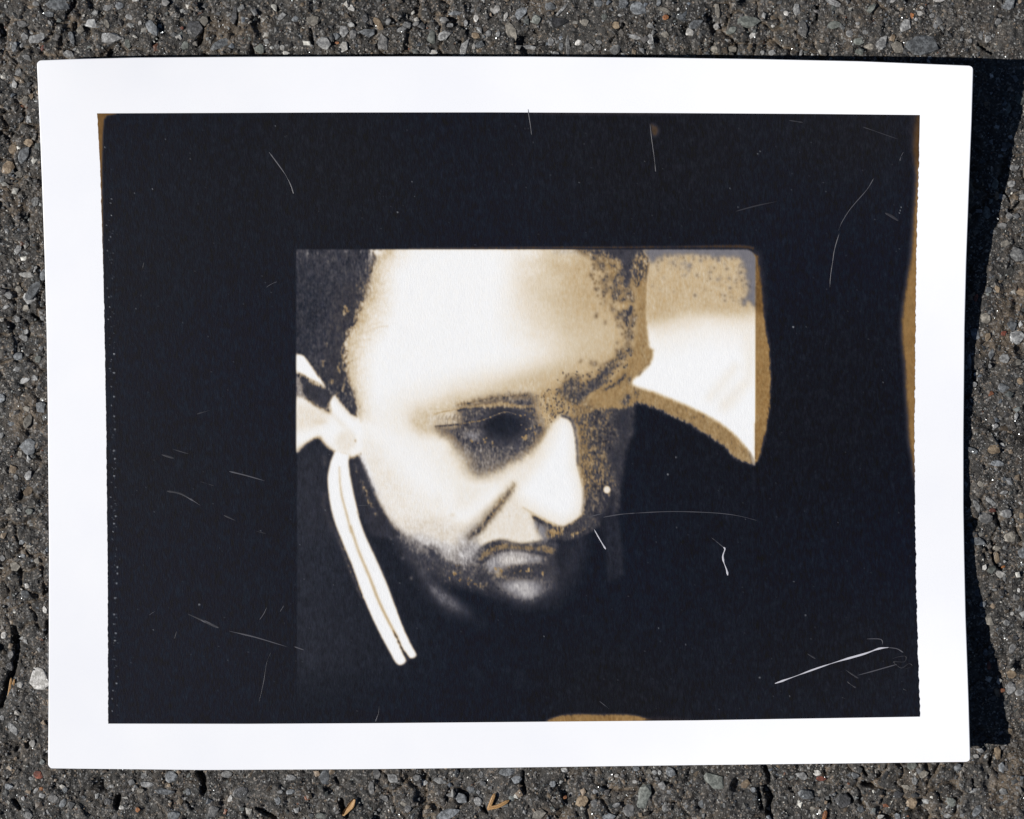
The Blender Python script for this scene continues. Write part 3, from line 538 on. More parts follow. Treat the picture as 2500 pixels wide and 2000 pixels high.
T = T_OUT + (T-T_OUT)*FRAME; COOL = COOL_OUT + (COOL-COOL_OUT)*FRAME; GR = GR_OUT + (GR-GR_OUT)*FRAME
stroke([(1845.5, 700), (1845, 900), (1844.5, 1120)], 1.5, .7, 1.2, -.6, .0, 0)

# --- final colours
BROWN = np.clip(gnoise((PH, PW), 60, 60)*.35 + .35, 0, 1)
bt = np.zeros((PH, PW))
for (x, y, r, k_) in [(1500, 300, 420, .9), (2100, 320, 260, .9), (700, 310, 420, .7), (1480, 1690, 230, 1.), (2150, 1600, 260, .8), (1900, 1050, 330, .7), (400, 1150, 220, .5), (2060, 850, 200, .5)]:
    bt = np.maximum(bt, k_*np.exp(-((GX-x)**2 + ((GY-y)*1.5)**2)/(r*r)))
BROWN = np.clip(BROWN*.45 + bt*.9, 0, 1)
WARM = [(0, 246, 247, 248), (.10, 240, 236, 229), (.20, 230, 220, 204), (.32, 214, 199, 173), (.43, 196, 174, 139), (.54, 163, 136, 97), (.60, 138, 112, 77), (.655, 90, 83, 79), (.74, 66, 63, 66), (.84, 48, 47, 54), (1, 31, 31, 38)]
COLD = [(0, 246, 247, 249), (.15, 224, 222, 222), (.3, 184, 181, 182), (.45, 136, 134, 139), (.6, 96, 95, 102), (.74, 67, 67, 75), (.86, 46, 48, 57), (1, 26, 30, 39)]
mid = gnoise((PH, PW), 2.2, 2.8)
DITH = gnoise((PH, PW), .35, 1.1)*.75 + BLOB*.45
TT = np.clip(T + GR*(FIB*.8 + BLOB*.55)*.8 + .055*np.exp(-((T-.66)/.075)**2)*DITH*FRAME, 0, 1)
def ramp(tab, t):
    tab = np.array(tab, float)
    return np.stack([np.interp(t, tab[:, 0], tab[:, c]) for c in (1, 2, 3)], -1)
UMBER = [(0, 246, 240, 230), (.43, 192, 166, 124), (.54, 160, 129, 86), (.62, 132, 102, 64), (.7, 98, 72, 43), (.8, 66, 50, 37), (.9, 43, 36, 33), (1, 30, 30, 37)]
cw = np.clip(COOL, 0, 1)[..., None]; bw = np.clip(-COOL, 0, 1)[..., None]
IMG = ramp(WARM, TT)*(1-cw-bw) + ramp(COLD, TT)*cw + ramp(UMBER, TT)*bw
dark = np.clip((TT-.8)/.2, 0, 1)[..., None]
IMG = IMG*(1-dark*BROWN[..., None]*.42) + np.array([35, 32, 32.])*dark*BROWN[..., None]*.42
IMG *= 1 + (FIB*.085 + mid*.03)[..., None]*np.clip((TT-.35)*2, .06, 1)[..., None]
IMG += (rng.standard_normal((PH, PW, 1))*1.2 + rng.standard_normal((PH, PW, 3))*.8)*np.clip(TT[..., None], .25, 1)
# white specks of dust and the row of pinholes by the left edge
def dot(x, y, v, r=0):
    i = int(round((x-PX0)/STEP)); j = int(round((y-PY0)/STEP))
    if 1 <= i < PW-1 and 1 <= j < PH-1:
        IMG[j, i] += (np.array([225, 228, 232.]) - IMG[j, i])*v
        if r:
            for di, dj in ((1, 0), (0, 1)): IMG[j+dj, i+di] += (np.array([225, 228, 232.]) - IMG[j+dj, i+di])*v*.6
for n in range(420):
    x, y = rng.uniform(270, 2230), rng.uniform(285, 1750)
    if T[int((y-PY0)/STEP), int((x-PX0)/STEP)] > .8: dot(x, y, rng.choice([.12, .2, .3, .55], p=[.45, .3, .17, .08]))
for (x, y) in [(690, 970), (733, 1312), (727, 1335), (733, 1420), (703, 1485), (727, 1560), (705, 1650), (1002, 1243)]: dot(x*.371, y*.371, .75)
for (x, y) in [(708, 10), (715, 70), (722, 135), (712, 215), (747, 443), (722, 540), (752, 568), (735, 655), (750, 720), (735, 780), (752, 850), (755, 938), (750, 1080), (755, 1130), (748, 1245), (730, 1385), (762, 1510), (750, 1560), (745, 1610), (638, 535)]: dot(x*.371, 700+y*.371, .8, x > 746)
for (x, y) in [(770, 62), (770, 108), (765, 170), (753, 272), (752, 377), (750, 440), (758, 503), (755, 550), (763, 830), (738, 930), (1312, 310), (738, 1015), (742, 880)]: dot(x*.371, 1360+y*.371, .85, x > 750)
for n in range(90):
    y = rng.uniform(500, 1740); dot(262 + (y-330)*.011 + rng.uniform(0, 12), y, rng.uniform(.15, .5))
for (x, y) in [(1350, 1365), (1342, 1385), (1337, 1400), (418, 1000), (405, 1012)]: dot(1700+x*.371, y*.371, .7)
for (x, y, v) in [(1936, 798, .8), (1631, 1159, .8), (1651, 1116, .5), (969, 517, .6), (1855, 1653, .7), (1966, 1501, .5)]: dot(x, y, v, 1)
IMG = np.clip(IMG, 8, 252)
# ---------------------------------------------------------------- end of the picture
PRINT_GAIN, PRINT_SHEEN = .855, .0092
# ---------------------------------------------------------------- asphalt: relief
G = 3.5
GX0, GX1, GY0, GY1 = -260.0, 2760.0, -260.0, 2260.0
nx = int((GX1-GX0)/G)+1; ny = int((GY1-GY0)/G)+1
AX, AY = np.meshgrid(GX0 + np.arange(nx)*G, GY0 + np.arange(ny)*G)
rng = np.random.default_rng(5)
def gn(s): return gnoise((ny, nx), s/G, s/G)
# tar-coated aggregate: flat-topped lumps with open joints between some of them
def cells(spacing, seed, jit=.42):
    rg = np.random.default_rng(seed); n = int((GX1-GX0)/spacing)+4; m = int((GY1-GY0)/spacing)+4
    cx, cy = np.meshgrid(np.arange(n)-1.5, np.arange(m)-1.5)
    sx = cx + rg.uniform(-jit, jit, cx.shape) + .5*(np.arange(m) % 2)[:, None]; sy = cy + rg.uniform(-jit, jit, cy.shape); val = rg.random(cx.shape)
    X = (AX-GX0)/spacing + .12*gn(12); Y = (AY-GY0)/spacing + .12*gn(12)
    bi, bj = np.floor(X).astype(int)+1, np.floor(Y).astype(int)+1
    f1 = np.full(X.shape, 9.); f2 = f1.copy(); v = np.zeros(X.shape)
    for dj in range(-1, 3):
        for di in range(-2, 3):
            jj = np.clip(bj+dj, 0, m-1); ii = np.clip(bi+di, 0, n-1)
            d = np.hypot(X-sx[jj, ii], Y-sy[jj, ii]); c = d < f1
            f2 = np.where(c, f1, np.minimum(f2, d)); v = np.where(c, val[jj, ii], v); f1 = np.where(c, d, f1)
    return f1, f2, v
f1, f2, CELL = cells(64.0, 41); a1, a2, CELL2 = cells(23.0, 42)
open_joint = np.clip(gn(60)*.9 + .35, 0, 1.3)
joint = np.clip(1 - (f2-f1)/.16, 0, 1)*open_joint
joint2 = np.clip(1 - (a2-a1)/.22, 0, 1)*np.clip(gn(30)*.8 + .3, 0, 1.2)
H = 1.5*gn(90) + (CELL-.5)*5.0 + (CELL2-.5)*2.2 + 1.0*gn(14) + 1.15*gn(6.5) + .95*gn(3.6)
H -= joint*8.0 + joint2*3.2
H -= np.clip(gn(15) - 1.55, 0, 1.4)*12
H -= np.clip(gn(8) - 1.55, 0, 1.5)*6
DIRT = np.clip(joint*1.1 + joint2*.25 + np.clip(gn(45) - 1.0, 0, 1)*.9 + gn(9)*.12, 0, 1)
CRACKS = [([(35, 1535), (42, 1590), (30, 1640), (14, 1690), (2, 1722)], 15, 26), ([(104, 785), (88, 776), (80, 768)], 9, 16), ([(57, 1200), (50, 1215)], 11, 18),
    ([(1, 60), (6, 82)], 12, 20), ([(488, 1885), (497, 1910), (496, 1938)], 12, 26), ([(288, 1945), (283, 1968)], 15, 26), ([(34, 1955), (47, 1974)], 9, 20),
    ([(1866, 1868), (1878, 1890), (1880, 1915)], 10, 20), ([(1872, 1925), (1884, 1950), (1878, 1975), (1886, 2010)], 15, 28), ([(628, 1975), (650, 1985), (672, 1998)], 11, 22),
    ([(832, 1958), (838, 1975), (846, 1992)], 14, 26), ([(1278, 1885), (1277, 1915), (1283, 1935)], 9, 20), ([(180, 0), (175, 18), (163, 31)], 9, 18), ([(182, 55), (183, 72)], 10, 18),
    ([(508, 42), (494, 70), (492, 92), (480, 112)], 8, 20), ([(386, 92), (376, 112)], 8, 14), ([(272, 122), (266, 140)], 8, 18), ([(758, 68), (764, 106)], 7, 16), ([(1742, 96), (1738, 125)], 8, 18),
    ([(1998, 14), (1995, 46)], 7, 18), ([(1800, 108), (1796, 130)], 8, 16), ([(2110, 1912), (2130, 1918)], 12, 24), ([(2105, 1875), (2116, 1892)], 8, 18), ([(2022, 1950), (2028, 1960)], 11, 20),
    ([(2074, 1942), (2082, 1955)], 8, 16), ([(2433, 1328), (2424, 1352), (2430, 1376), (2444, 1388)], 8, 20), ([(2374, 896), (2378, 920), (2384, 938)], 7, 16), ([(2434, 1248), (2442, 1285)], 7, 16),
    ([(2426, 1835), (2418, 1872)], 8, 20), ([(1852, 1925), (1862, 1975)], 7, 16), ([(1040, 1888), (1052, 1905)], 7, 14), ([(1524, 58), (1518, 76)], 6, 12), ([(70, 1810), (66, 1822)], 10, 18), ([(44, 1820), (40, 1832)], 8, 14),
    ([(820, 1898), (826, 1912)], 6, 12), ([(118, 1520), (114, 1545)], 9, 18), ([(1500, 90), (1490, 104)], 6, 12), ([(2390, 110), (2420, 128)], 7, 14), ([(2490, 495), (2478, 510), (2460, 520)], 9, 16), ([(580, 30), (576, 60)], 7, 12), ([(455, 1958), (470, 1975)], 7, 14), ([(1180, 1972), (1190, 1985)], 9, 18), ([(2376, 1905), (2380, 1925)], 6, 12), ([(1932, 1925), (1936, 1932)], 7, 12)]
def line_dist(X, Y, pts):
    b = np.full(X.shape, 1e9)
    for (ax, ay), (bx, by) in zip(pts[:-1], pts[1:]):
        dx, dy = bx-ax, by-ay; t = np.clip(((X-ax)*dx+(Y-ay)*dy)/(dx*dx+dy*dy), 0, 1)
        b = np.minimum(b, np.hypot(X-ax-t*dx, Y-ay-t*dy))
    return b
wob = gn(7)
for pts, w, dep in CRACKS:
    x0, x1 = min(p[0] for p in pts)-40, max(p[0] for p in pts)+40; y0, y1 = min(p[1] for p in pts)-40, max(p[1] for p in pts)+40
    i0, i1 = max(int((x0-GX0)/G), 0), min(int((x1-GX0)/G)+1, nx); j0, j1 = max(int((y0-GY0)/G), 0), min(int((y1-GY0)/G)+1, ny)
    sl = (slice(j0, j1), slice(i0, i1))
    d = line_dist(AX[sl], AY[sl], pts)/(w*.5) + wob[sl]*.22
    H[sl] -= dep*np.clip(1.25-d, 0, 1)**.8

# ---------------------------------------------------------------- the sheet: outline in plan and how far it lifts off the ground
LE = np.array([(148, 90), (300, 97), (450, 103), (620, 109), (800, 114), (1000, 117), (1340, 120), (1600, 119.5), (1876, 118)], float)
RE = np.array([(162, 2376), (300, 2372), (420, 2367), (640, 2359), (800, 2355), (1060, 2352.5), (1240, 2352.5), (1360, 2354.5), (1500, 2357.5), (1700, 2364.5), (1861, 2369)], float)
TE = np.array([(90, 148), (200, 144), (330, 141), (600, 139), (1000, 138), (1300, 138.5), (1600, 141), (1850, 144.5), (2100, 150), (2376, 161)], float)
BE = np.array([(118, 1876), (500, 1880), (900, 1878), (1250, 1874), (1700, 1868), (2050, 1864), (2369, 1860)], float)
Lx = lambda y: np.interp(y, LE[:, 0], LE[:, 1]); Rx = lambda y: np.interp(y, RE[:, 0], RE[:, 1])
Ty = lambda x: np.interp(x, TE[:, 0], TE[:, 1]); By = lambda x: np.interp(x, BE[:, 0], BE[:, 1])
HR = np.array([(0, 121), (.15, 70), (.285, 27), (.375, 21), (.49, 14), (.55, 12), (.63, 13), (.71, 19), (.8, 31), (.86, 44), (.93, 62), (1, 86)])
HT = np.array([(0, 62), (.25, 52), (.5, 55), (.7, 70), (.88, 98), (1, 121)])
HL = np.array([(0, 62), (.15, 40), (.3, 22), (.5, 12), (.85, 13), (1, 20)])
HB = np.array([(0, 20), (.1, 13), (.7, 13), (.85, 34), (1, 86)])
def smin(tab, t):                                # smoothed interpolation
    tab = np.array(tab); q = np.linspace(0, 1, 400); w = np.interp(q, tab[:, 0], tab[:, 1])
    k = np.exp(-.5*(np.arange(-24, 25)/9.)**2); k /= k.sum()
    w = np.convolve(np.concatenate([2*w[0]-w[24:0:-1], w, 2*w[-1]-w[-2:-26:-1]]), k, 'valid')
    return np.interp(t, q, w)
BASEH = 12.0
def lift(u, v):
    r = (smin(HR, v)-BASEH).clip(0)*np.exp(-((1-u)*2236/520)**2)
    t = (smin(HT, u)-BASEH).clip(0)*np.exp(-(v*1728/520)**2)
    l = (smin(HL, v)-BASEH).clip(0)*np.exp(-(u*2236/420)**2)
    b = (smin(HB, u)-BASEH).clip(0)*np.exp(-((1-v)*1728/420)**2)
    return BASEH + (r**5 + t**5 + l**5 + b**5 + 1e-9)**.2
def uv_to_px(u, v):
    px = 118 + u*2236; py = 148 + v*1726
    for _ in range(8):
        px = Lx(py) + u*(Rx(py)-Lx(py)); py = Ty(px) + v*(By(px)-Ty(px))
    return px, py
def px_to_uv(px, py):
    return (px-Lx(py))/(Rx(py)-Lx(py)), (py-Ty(px))/(By(px)-Ty(px))
def sheet_xyz(px, py, h):                        # the picture shows raised points pushed outwards; undo it
    k = 1-h/D
    return np.stack([(px-1250)*k*S, (1000-py)*k*S, h*S], -1)

# keep the ground clear of the underside of the sheet
U, V = px_to_uv(AX, AY)
inside = (U > -.012) & (U < 1.012) & (V > -.012) & (V < 1.012)
H = np.where(inside, np.minimum(H, 3.5), np.minimum(H, 6.0))
def ground(px, py):
    i = int(np.clip((px-GX0)/G, 0, nx-1)); j = int(np.clip((py-GY0)/G, 0, ny-1)); return float(H[j, i])

STONES = """139 12 33 17 -4 b;87 9 8 8 0 l;261 20 13 7 25 l;293 15 11 10 0 b;329 1 10 6 0 w;403 6 10 9 0 g;589 17 12 7 50 l;232 32 10 6 0 l;61 90 11 11 0 l;91 91 20 10 22 l;36 116 8 14 0 b;168 133 12 9 0 l;65 140 14 8 -30 l;267 93 23 16 0 l;261 58 8 13 20 e;223 58 13 14 0 q;371 70 14 25 35 b;368 40 10 9 0 e;476 75 24 22 0 k;496 52 13 10 0 e;452 110 10 10 0 n;536 107 25 11 24 b;174 90 6 16 10 b;197 73 9 9 0 e;310 107 9 13 10 n;435 91 7 6 0 w;104 117 5 6 0 r;444 68 4 5 0 r;55 58 12 8 0 g;120 35 14 7 0 b;571 38 6 28 -8 k;316 42 9 7 0 l;342 55 6 6 0 w
687 41 15 8 45 l;857 19 8 9 20 w;739 12 4 5 0 t;767 52 18 17 0 e;721 46 9 9 0 b;900 80 20 12 -22 b;840 77 11 15 -20 l;863 81 10 13 0 g;857 60 8 8 0 l;793 103 20 15 0 q;818 87 10 9 0 b;824 104 6 5 0 o;838 114 11 14 -30 w;932 107 16 20 0 g;947 51 8 9 0 l;979 72 15 7 20 l;993 62 9 8 0 l;1016 58 9 7 0 g;1086 87 15 11 40 l;1083 48 14 8 0 l;1098 61 10 6 0 l;1112 32 20 6 5 b;1054 93 9 18 -10 n;1208 23 15 13 0 w;1235 40 5 13 -25 w;1163 46 7 9 0 w;1138 55 6 7 0 q;1193 81 8 8 0 l;1217 84 5 9 0 l;1161 87 9 8 0 t;1173 110 11 9 0 b;1156 113 5 8 0 w;1132 116 8 24 -20 q;1057 127 9 7 -20 w;635 119 12 14 0 n;650 101 6 6 0 l;677 113 7 7 0 l;690 116 6 8 0 w;698 129 8 5 0 w;892 44 10 12 0 k;924 55 11 22 30 t;1246 72 13 19 0 e
1344 16 12 10 -20 b;1375 22 22 5 45 l;1309 48 13 13 0 n;1270 33 20 14 20 b;1462 9 10 10 0 b;1523 7 14 13 -20 b;1557 20 19 22 0 b;1624 25 17 6 -12 e;1626 44 8 7 0 o;1660 41 17 13 -30 b;1697 59 19 10 28 b;1682 80 12 9 0 w;1753 29 8 18 15 e;1749 64 9 9 0 w;1827 49 24 14 0 n;1787 75 16 10 10 n;1836 86 10 6 45 w;1862 129 7 8 0 l;1588 96 8 16 10 l;1624 84 12 9 -20 e;1588 64 8 8 0 l;1549 90 22 6 -12 l;1427 55 14 10 0 e;1476 44 8 8 0 n;1346 100 9 9 0 l;1386 116 5 26 5 l;1410 104 7 8 0 w;1370 113 5 10 -10 b;1499 122 14 12 20 l;1502 62 12 10 0 t;1366 54 25 15 0 k;1296 116 16 5 -15 l;1463 104 7 6 0 l;1356 130 8 4 0 l;1435 116 14 10 0 g;1789 119 12 9 0 e;1746 122 9 9 0 e;1656 22 4 4 0 w;1609 7 7 10 -20 b;1254 81 9 16 0 e
2032 6 22 7 -28 l;2179 3 11 6 10 w;2290 2 14 5 -5 w;2127 22 9 15 -30 n;1920 33 6 7 0 w;1945 27 9 15 0 l;2036 61 17 13 15 n;1962 67 13 20 0 g;2072 81 10 10 0 l;2095 58 7 7 0 l;2210 61 13 16 -30 l;2182 90 6 9 0 t;2153 107 17 19 0 l;2095 101 16 10 0 n;2098 128 9 9 0 n;2249 107 44 33 -25 b;2293 54 7 10 10 l;2275 39 9 8 30 l;2245 33 7 7 0 w;2249 20 6 5 0 w;2226 38 4 8 0 o;2236 48 5 5 0 q;2349 70 6 7 0 l;2368 99 5 6 0 q;2393 88 7 9 0 l;2411 96 8 8 0 l;2438 54 8 9 0 l;2113 80 7 6 0 l;1885 130 9 7 0 q;1956 130 5 9 -20 l;1888 64 4 4 0 w;2464 14 16 14 0 b;2124 113 12 9 0 e;2191 116 14 14 0 e
93 1891 13 9 -20 r;75 1901 5 6 0 l;157 1925 6 10 0 b;352 1892 10 8 0 l;362 1914 22 8 0 l;402 1933 24 8 0 b;419 1896 14 14 0 b;345 1931 9 7 0 e;554 1890 16 10 0 l;563 1950 8 8 20 w;458 1933 6 10 0 b;426 1990 18 14 0 b;130 1949 14 14 0 g;70 1989 14 9 0 g;154 1963 8 13 -30 b;262 1957 13 14 0 k;336 1976 6 6 0 o;296 1972 8 5 0 w;519 1978 16 16 0 g;57 1949 5 6 0 q;103 1941 7 6 0 l;88 1928 6 6 0 l;101 1925 5 5 0 o;589 1934 28 18 20 k;20 1920 9 9 0 b;325 1928 4 5 0 w;413 1918 5 5 0 t;273 1920 7 5 0 l
709 1898 16 9 10 l;793 1893 15 20 0 b;680 1953 8 9 0 b;684 1933 7 5 0 l;706 1933 10 7 0 b;960 1899 12 12 0 l;1016 1898 9 8 0 l;921 1890 12 14 0 g;1037 1912 8 8 0 l;1072 1904 16 8 -30 l;1100 1941 9 6 0 l;1124 1950 14 12 0 b;1150 1928 11 9 0 b;1167 1956 10 14 0 q;985 1962 9 6 -10 e;996 1975 11 9 0 g;906 1925 9 20 0 g;940 1949 9 8 0 g;1092 1989 28 13 22 b;1174 1889 6 11 0 l;1237 1885 22 12 0 b;1043 1970 7 6 0 t;783 1992 14 9 0 n
1575 1940 18 32 -15 n;1637 1885 11 16 10 b;1618 1917 10 9 0 l;1424 1957 17 15 30 t;1351 1914 9 12 0 b;1537 1980 15 16 0 g;1482 1995 18 9 0 b;1314 1986 20 12 0 e;1743 1905 36 20 -30 n;1450 1963 8 10 -30 l;1505 1966 11 7 0 l;1624 1975 6 10 0 l;1839 1928 9 9 0 b;1549 1908 6 6 0 w;1598 1886 8 7 0 l;1585 1885 7 7 0 e;1604 1902 6 6 0 l;1588 1901 6 6 0 e;1611 1888 5 6 0 l;1554 1876 10 6 0 b;1380 1947 5 4 0 o;1504 1893 5 5 0 w;1378 1879 8 6 0 l;1259 1902 12 10 0 b;1766 1966 6 6 0 l;1711 1963 6 10 0 b;1818 1914 11 9 0 t
1959 1895 14 11 -20 l;1994 1888 9 7 20 w;2004 1901 13 6 0 r;1965 1940 18 14 -10 b;2087 1892 9 8 0 b;2227 1872 16 10 0 n;2162 1893 7 14 -35 k;2233 1905 7 13 0 l;2255 1890 11 8 20 e;2213 1921 15 7 -20 e;2227 1960 15 15 0 t;2149 1995 9 6 0 w;2191 1993 7 8 0 b;2339 1873 11 9 30 b;2375 1931 13 7 20 l;2448 1873 8 12 0 b;2061 1957 20 19 0 k;2191 1940 15 15 0 k;2313 1992 10 6 0 l;2000 1983 5 6 0 w;1982 1975 8 8 0 e;2101 1975 11 9 0 b;2322 1957 9 14 20 n;2385 1978 11 17 -15 b;2451 1934 9 8 0 l;2066 1905 4 5 0 l;2014 1989 5 10 0 o
35 206 8 12 10 l;45 178 8 12 0 l;61 244 9 13 -22 e;68 297 4 6 0 q;31 361 13 14 0 t;68 349 14 9 0 t;57 380 13 20 -15 b;16 408 14 18 0 t;45 425 9 8 0 e;84 491 10 12 0 l;30 639 8 8 0 e;63 671 17 8 -5 w;45 610 9 10 0 l;21 721 12 10 -20 l;80 708 12 27 -38 b;45 707 8 9 0 e;105 672 8 18 -20 b
70 727 16 13 0 l;63 750 10 8 0 e;14 751 12 5 30 l;57 824 12 8 -15 l;63 810 6 6 0 l;95 878 9 11 0 n;43 901 9 7 0 l;59 929 13 8 0 q;84 922 7 8 0 l;101 991 14 14 0 b;66 998 9 9 0 e;71 1026 11 18 -28 e;5 974 10 12 0 b;5 1063 9 12 0 l;71 1092 20 20 0 b;50 1108 6 9 0 e;70 1162 11 12 0 l;40 1166 7 9 0 l;33 1145 9 12 0 t;70 1200 14 14 0 t;28 1247 12 8 20 e;73 1249 12 10 0 n;45 870 12 12 0 b;42 779 8 11 30 l;104 776 6 7 0 l;28 1035 9 6 0 b
95 1656 29 34 0 w;49 1670 9 8 -20 w;78 1816 9 8 0 w;31 1778 9 17 45 l;7 1551 6 9 10 w;66 1430 5 7 0 w;111 1489 5 9 20 w;38 1384 16 12 0 e;89 1369 6 8 0 e;52 1323 8 6 0 b;71 1334 7 5 0 e;63 1450 10 9 0 b;5 1363 7 7 0 l;56 1357 7 6 0 b;24 1628 9 11 0 k;26 1600 9 9 0 g;5 1753 7 8 0 l
2491 244 12 14 0 n;2461 265 7 16 -8 n;2472 450 11 11 0 l;2430 450 9 14 0 n;2453 363 9 8 0 l;2482 620 18 20 0 l;2454 596 13 7 15 e;2409 519 9 22 0 n;2463 528 9 8 0 g;2423 566 9 6 0 l;2407 613 6 6 0 e;2434 705 6 9 20 t;2491 714 12 9 -20 t;2413 707 10 8 0 b;2434 479 7 12 0 t;2447 479 8 7 0 l;2383 728 6 10 0 r;2465 335 5 5 0 l;2479 279 9 9 0 g;2496 481 12 9 0 l;2447 551 14 9 0 g;2475 408 12 9 0 l
2407 776 16 14 0 e;2472 795 14 14 0 b;2486 826 22 16 10 l;2451 877 15 11 0 l;2411 823 7 9 0 t;2449 814 7 7 0 r;2381 814 10 15 0 b;2421 866 6 14 -10 b;2418 894 6 6 0 l;2432 1040 7 7 0 q;2480 1016 5 8 0 q;2449 946 13 14 0 b;2447 1087 7 6 0 l;2380 939 7 6 -20 l;2420 1225 16 8 -35 l;2383 1233 6 18 20 l;2458 1252 16 11 -15 l;2494 1258 8 9 0 t;2406 1263 18 18 0 g;2371 1099 14 6 -25 b;2421 1245 9 7 0 r;2451 1202 11 5 10 l;2465 1308 14 10 0 e;2366 884 5 20 0 b;2425 1099 18 13 0 t;2434 1131 16 10 0 b;2392 1183 9 7 0 e;2489 929 8 9 0 t;2487 884 11 12 0 e
2385 1320 20 10 -20 b;2470 1311 17 10 22 e;2404 1386 8 6 30 w;2421 1391 15 9 30 n;2442 1400 11 8 -10 w;2449 1384 6 4 0 o;2434 1364 6 14 0 t;2428 1440 9 4 0 q;2385 1447 6 11 0 b;2399 1475 12 8 20 b;2414 1517 10 14 0 e;2456 1520 10 9 -30 l;2406 1593 8 10 0 b;2414 1623 6 11 0 r;2472 1645 14 9 0 t;2468 1680 14 13 20 l;2487 1690 9 9 0 l;2435 1690 6 12 10 t;2463 1785 9 7 0 t;2479 1558 9 7 0 k;2493 1350 8 14 0 b;2470 1583 9 12 0 g;2395 1833 9 6 -20 l;2383 1847 7 5 0 w;2437 1840 9 16 0 t;2434 1339 9 8 0 e;2480 1457 8 8 0 g;2470 1499 6 5 0 w;2487 1440 5 6 0 w"""
stones = []
for ln in STONES.replace('\n', ';').split(';'):
    x, y, rx, ry, an, kd = ln.split(); x, y, rx, ry, an = map(float, (x, y, rx, ry, an)); stones.append((x, y, rx, ry, an, kd))
# seat every stone: level the relief beneath it so that its worn top lies just proud of the tar
occ = np.zeros((ny, nx), bool); TOPS = []
for (x, y, rx, ry, an, kd) in stones:
    r = max(rx, ry)*1.3; i0, i1 = max(int((x-r-GX0)/G), 0), min(int((x+r-GX0)/G)+2, nx); j0, j1 = max(int((y-r-GY0)/G), 0), min(int((y+r-GY0)/G)+2, ny)
    sl = (slice(j0, j1), slice(i0, i1)); c_, s_ = math.cos(math.radians(an)), math.sin(math.radians(an))
    dx, dy = AX[sl]-x, -(AY[sl]-y); e = np.hypot((dx*c_+dy*s_)/rx, (-dx*s_+dy*c_)/ry)
    near = e < 1.0
    base = np.percentile(H[sl][near], 60) if near.any() else ground(x, y)
    u, v = px_to_uv(x, y); under = -.04 < u < 1.04 and -.05 < v < 1.05
    top = max(base, -4) + min(1.6 + min(rx, ry)*.08, 4.0); top = min(top, 4.5) if under else top
    TOPS.append(top)
    H[sl] = np.where(e < 1.0, np.minimum(H[sl], top - 2.2), H[sl]); occ[sl] |= e < .95

# ---------------------------------------------------------------- asphalt: materials
def asphalt_material():
    m, ns, ls, b = mat('asphalt_binder', rough=.62, spec=.35)
    v = px_coords(ns, ls, 1.0)
    n1 = node(ns, 'ShaderNodeTexNoise', Scale=2.6, Detail=4.0); ls.new(v, n1.inputs['Vector'])
    at = ns.new('ShaderNodeAttribute'); at.attribute_name = 'soil'; sc = ns.new('ShaderNodeSeparateColor'); ls.new(at.outputs['Color'], sc.inputs[0])
    n2 = node(ns, 'ShaderNodeTexNoise', Scale=11.0, Detail=5.0, Roughness=.7); ls.new(v, n2.inputs['Vector'])
    r1 = ramp_node(ns, [(.3, (.022, .0215, .021)), (.52, (.036, .0345, .032)), (.70, (.060, .056, .051))])
    ls.new(n1.outputs['Fac'], r1.inputs['Fac'])
    r2 = ramp_node(ns, [(.3, (.45, .45, .45)), (.55, (1, 1, 1)), (.75, (2.1, 2.05, 1.95))]); ls.new(n2.outputs['Fac'], r2.inputs['Fac'])
    md = node(ns, 'ShaderNodeMix', data_type='RGBA'); ls.new(sc.outputs[0], md.inputs[0]); ls.new(r1.outputs['Color'], md.inputs[6]); md.inputs[7].default_value = (.105, .081, .057, 1)
    mc = node(ns, 'ShaderNodeMix', data_type='RGBA', blend_type='MULTIPLY'); mc.inputs[0].default_value = 1; ls.new(md.outputs[2], mc.inputs[6])
    mrc = node(ns, 'ShaderNodeMapRange'); mrc.inputs[3].default_value = .5; mrc.inputs[4].default_value = 1.35; ls.new(sc.outputs[1], mrc.inputs[0]); ls.new(mrc.outputs[0], mc.inputs[7])
    mx = node(ns, 'ShaderNodeMix', data_type='RGBA', blend_type='MULTIPLY'); mx.inputs[0].default_value = 1
    ls.new(mc.outputs[2], mx.inputs[6]); ls.new(r2.outputs['Color'], mx.inputs[7])
    # fine sand: small cells, some of them pale
    vo = node(ns, 'ShaderNodeTexVoronoi', Scale=24.0); ls.new(v, vo.inputs['Vector'])
    sep = ns.new('ShaderNodeSeparateColor'); ls.new(vo.outputs['Color'], sep.inputs[0])
    rs = ramp_node(ns, [(.72, (0, 0, 0)), (.80, (.35, .35, .35)), (1.0, (.9, .9, .9))]); ls.new(sep.outputs[0], rs.inputs['Fac'])
    rc = ramp_node(ns, [(.0, (.13, .12, .11)), (.45, (.20, .20, .20)), (.75, (.20, .15, .105)), (1., (.34, .33, .31))]); ls.new(sep.outputs[1], rc.inputs['Fac'])
    mx2 = node(ns, 'ShaderNodeMix', data_type='RGBA'); ls.new(rs.outputs['Color'], mx2.inputs[0])
    ls.new(mx.outputs[2], mx2.inputs[6]); ls.new(rc.outputs['Color'], mx2.inputs[7])
    ls.new(mx2.outputs[2], b.inputs['Base Color'])
    nb = node(ns, 'ShaderNodeTexNoise', Scale=26.0, Detail=4.0, Roughness=.75); ls.new(v, nb.inputs['Vector'])
    bp = node(ns, 'ShaderNodeBump', Strength=.9, Distance=2.4*S); ls.new(nb.outputs['Fac'], bp.inputs['Height'])
    bp2 = node(ns, 'ShaderNodeBump', Strength=.6, Distance=2.0*S); ls.new(vo.outputs['Distance'], bp2.inputs['Height'])
    ls.new(bp.outputs['Normal'], bp2.inputs['Normal']); ls.new(bp2.outputs['Normal'], b.inputs['Normal'])
    return m
M_ASPHALT = asphalt_material()
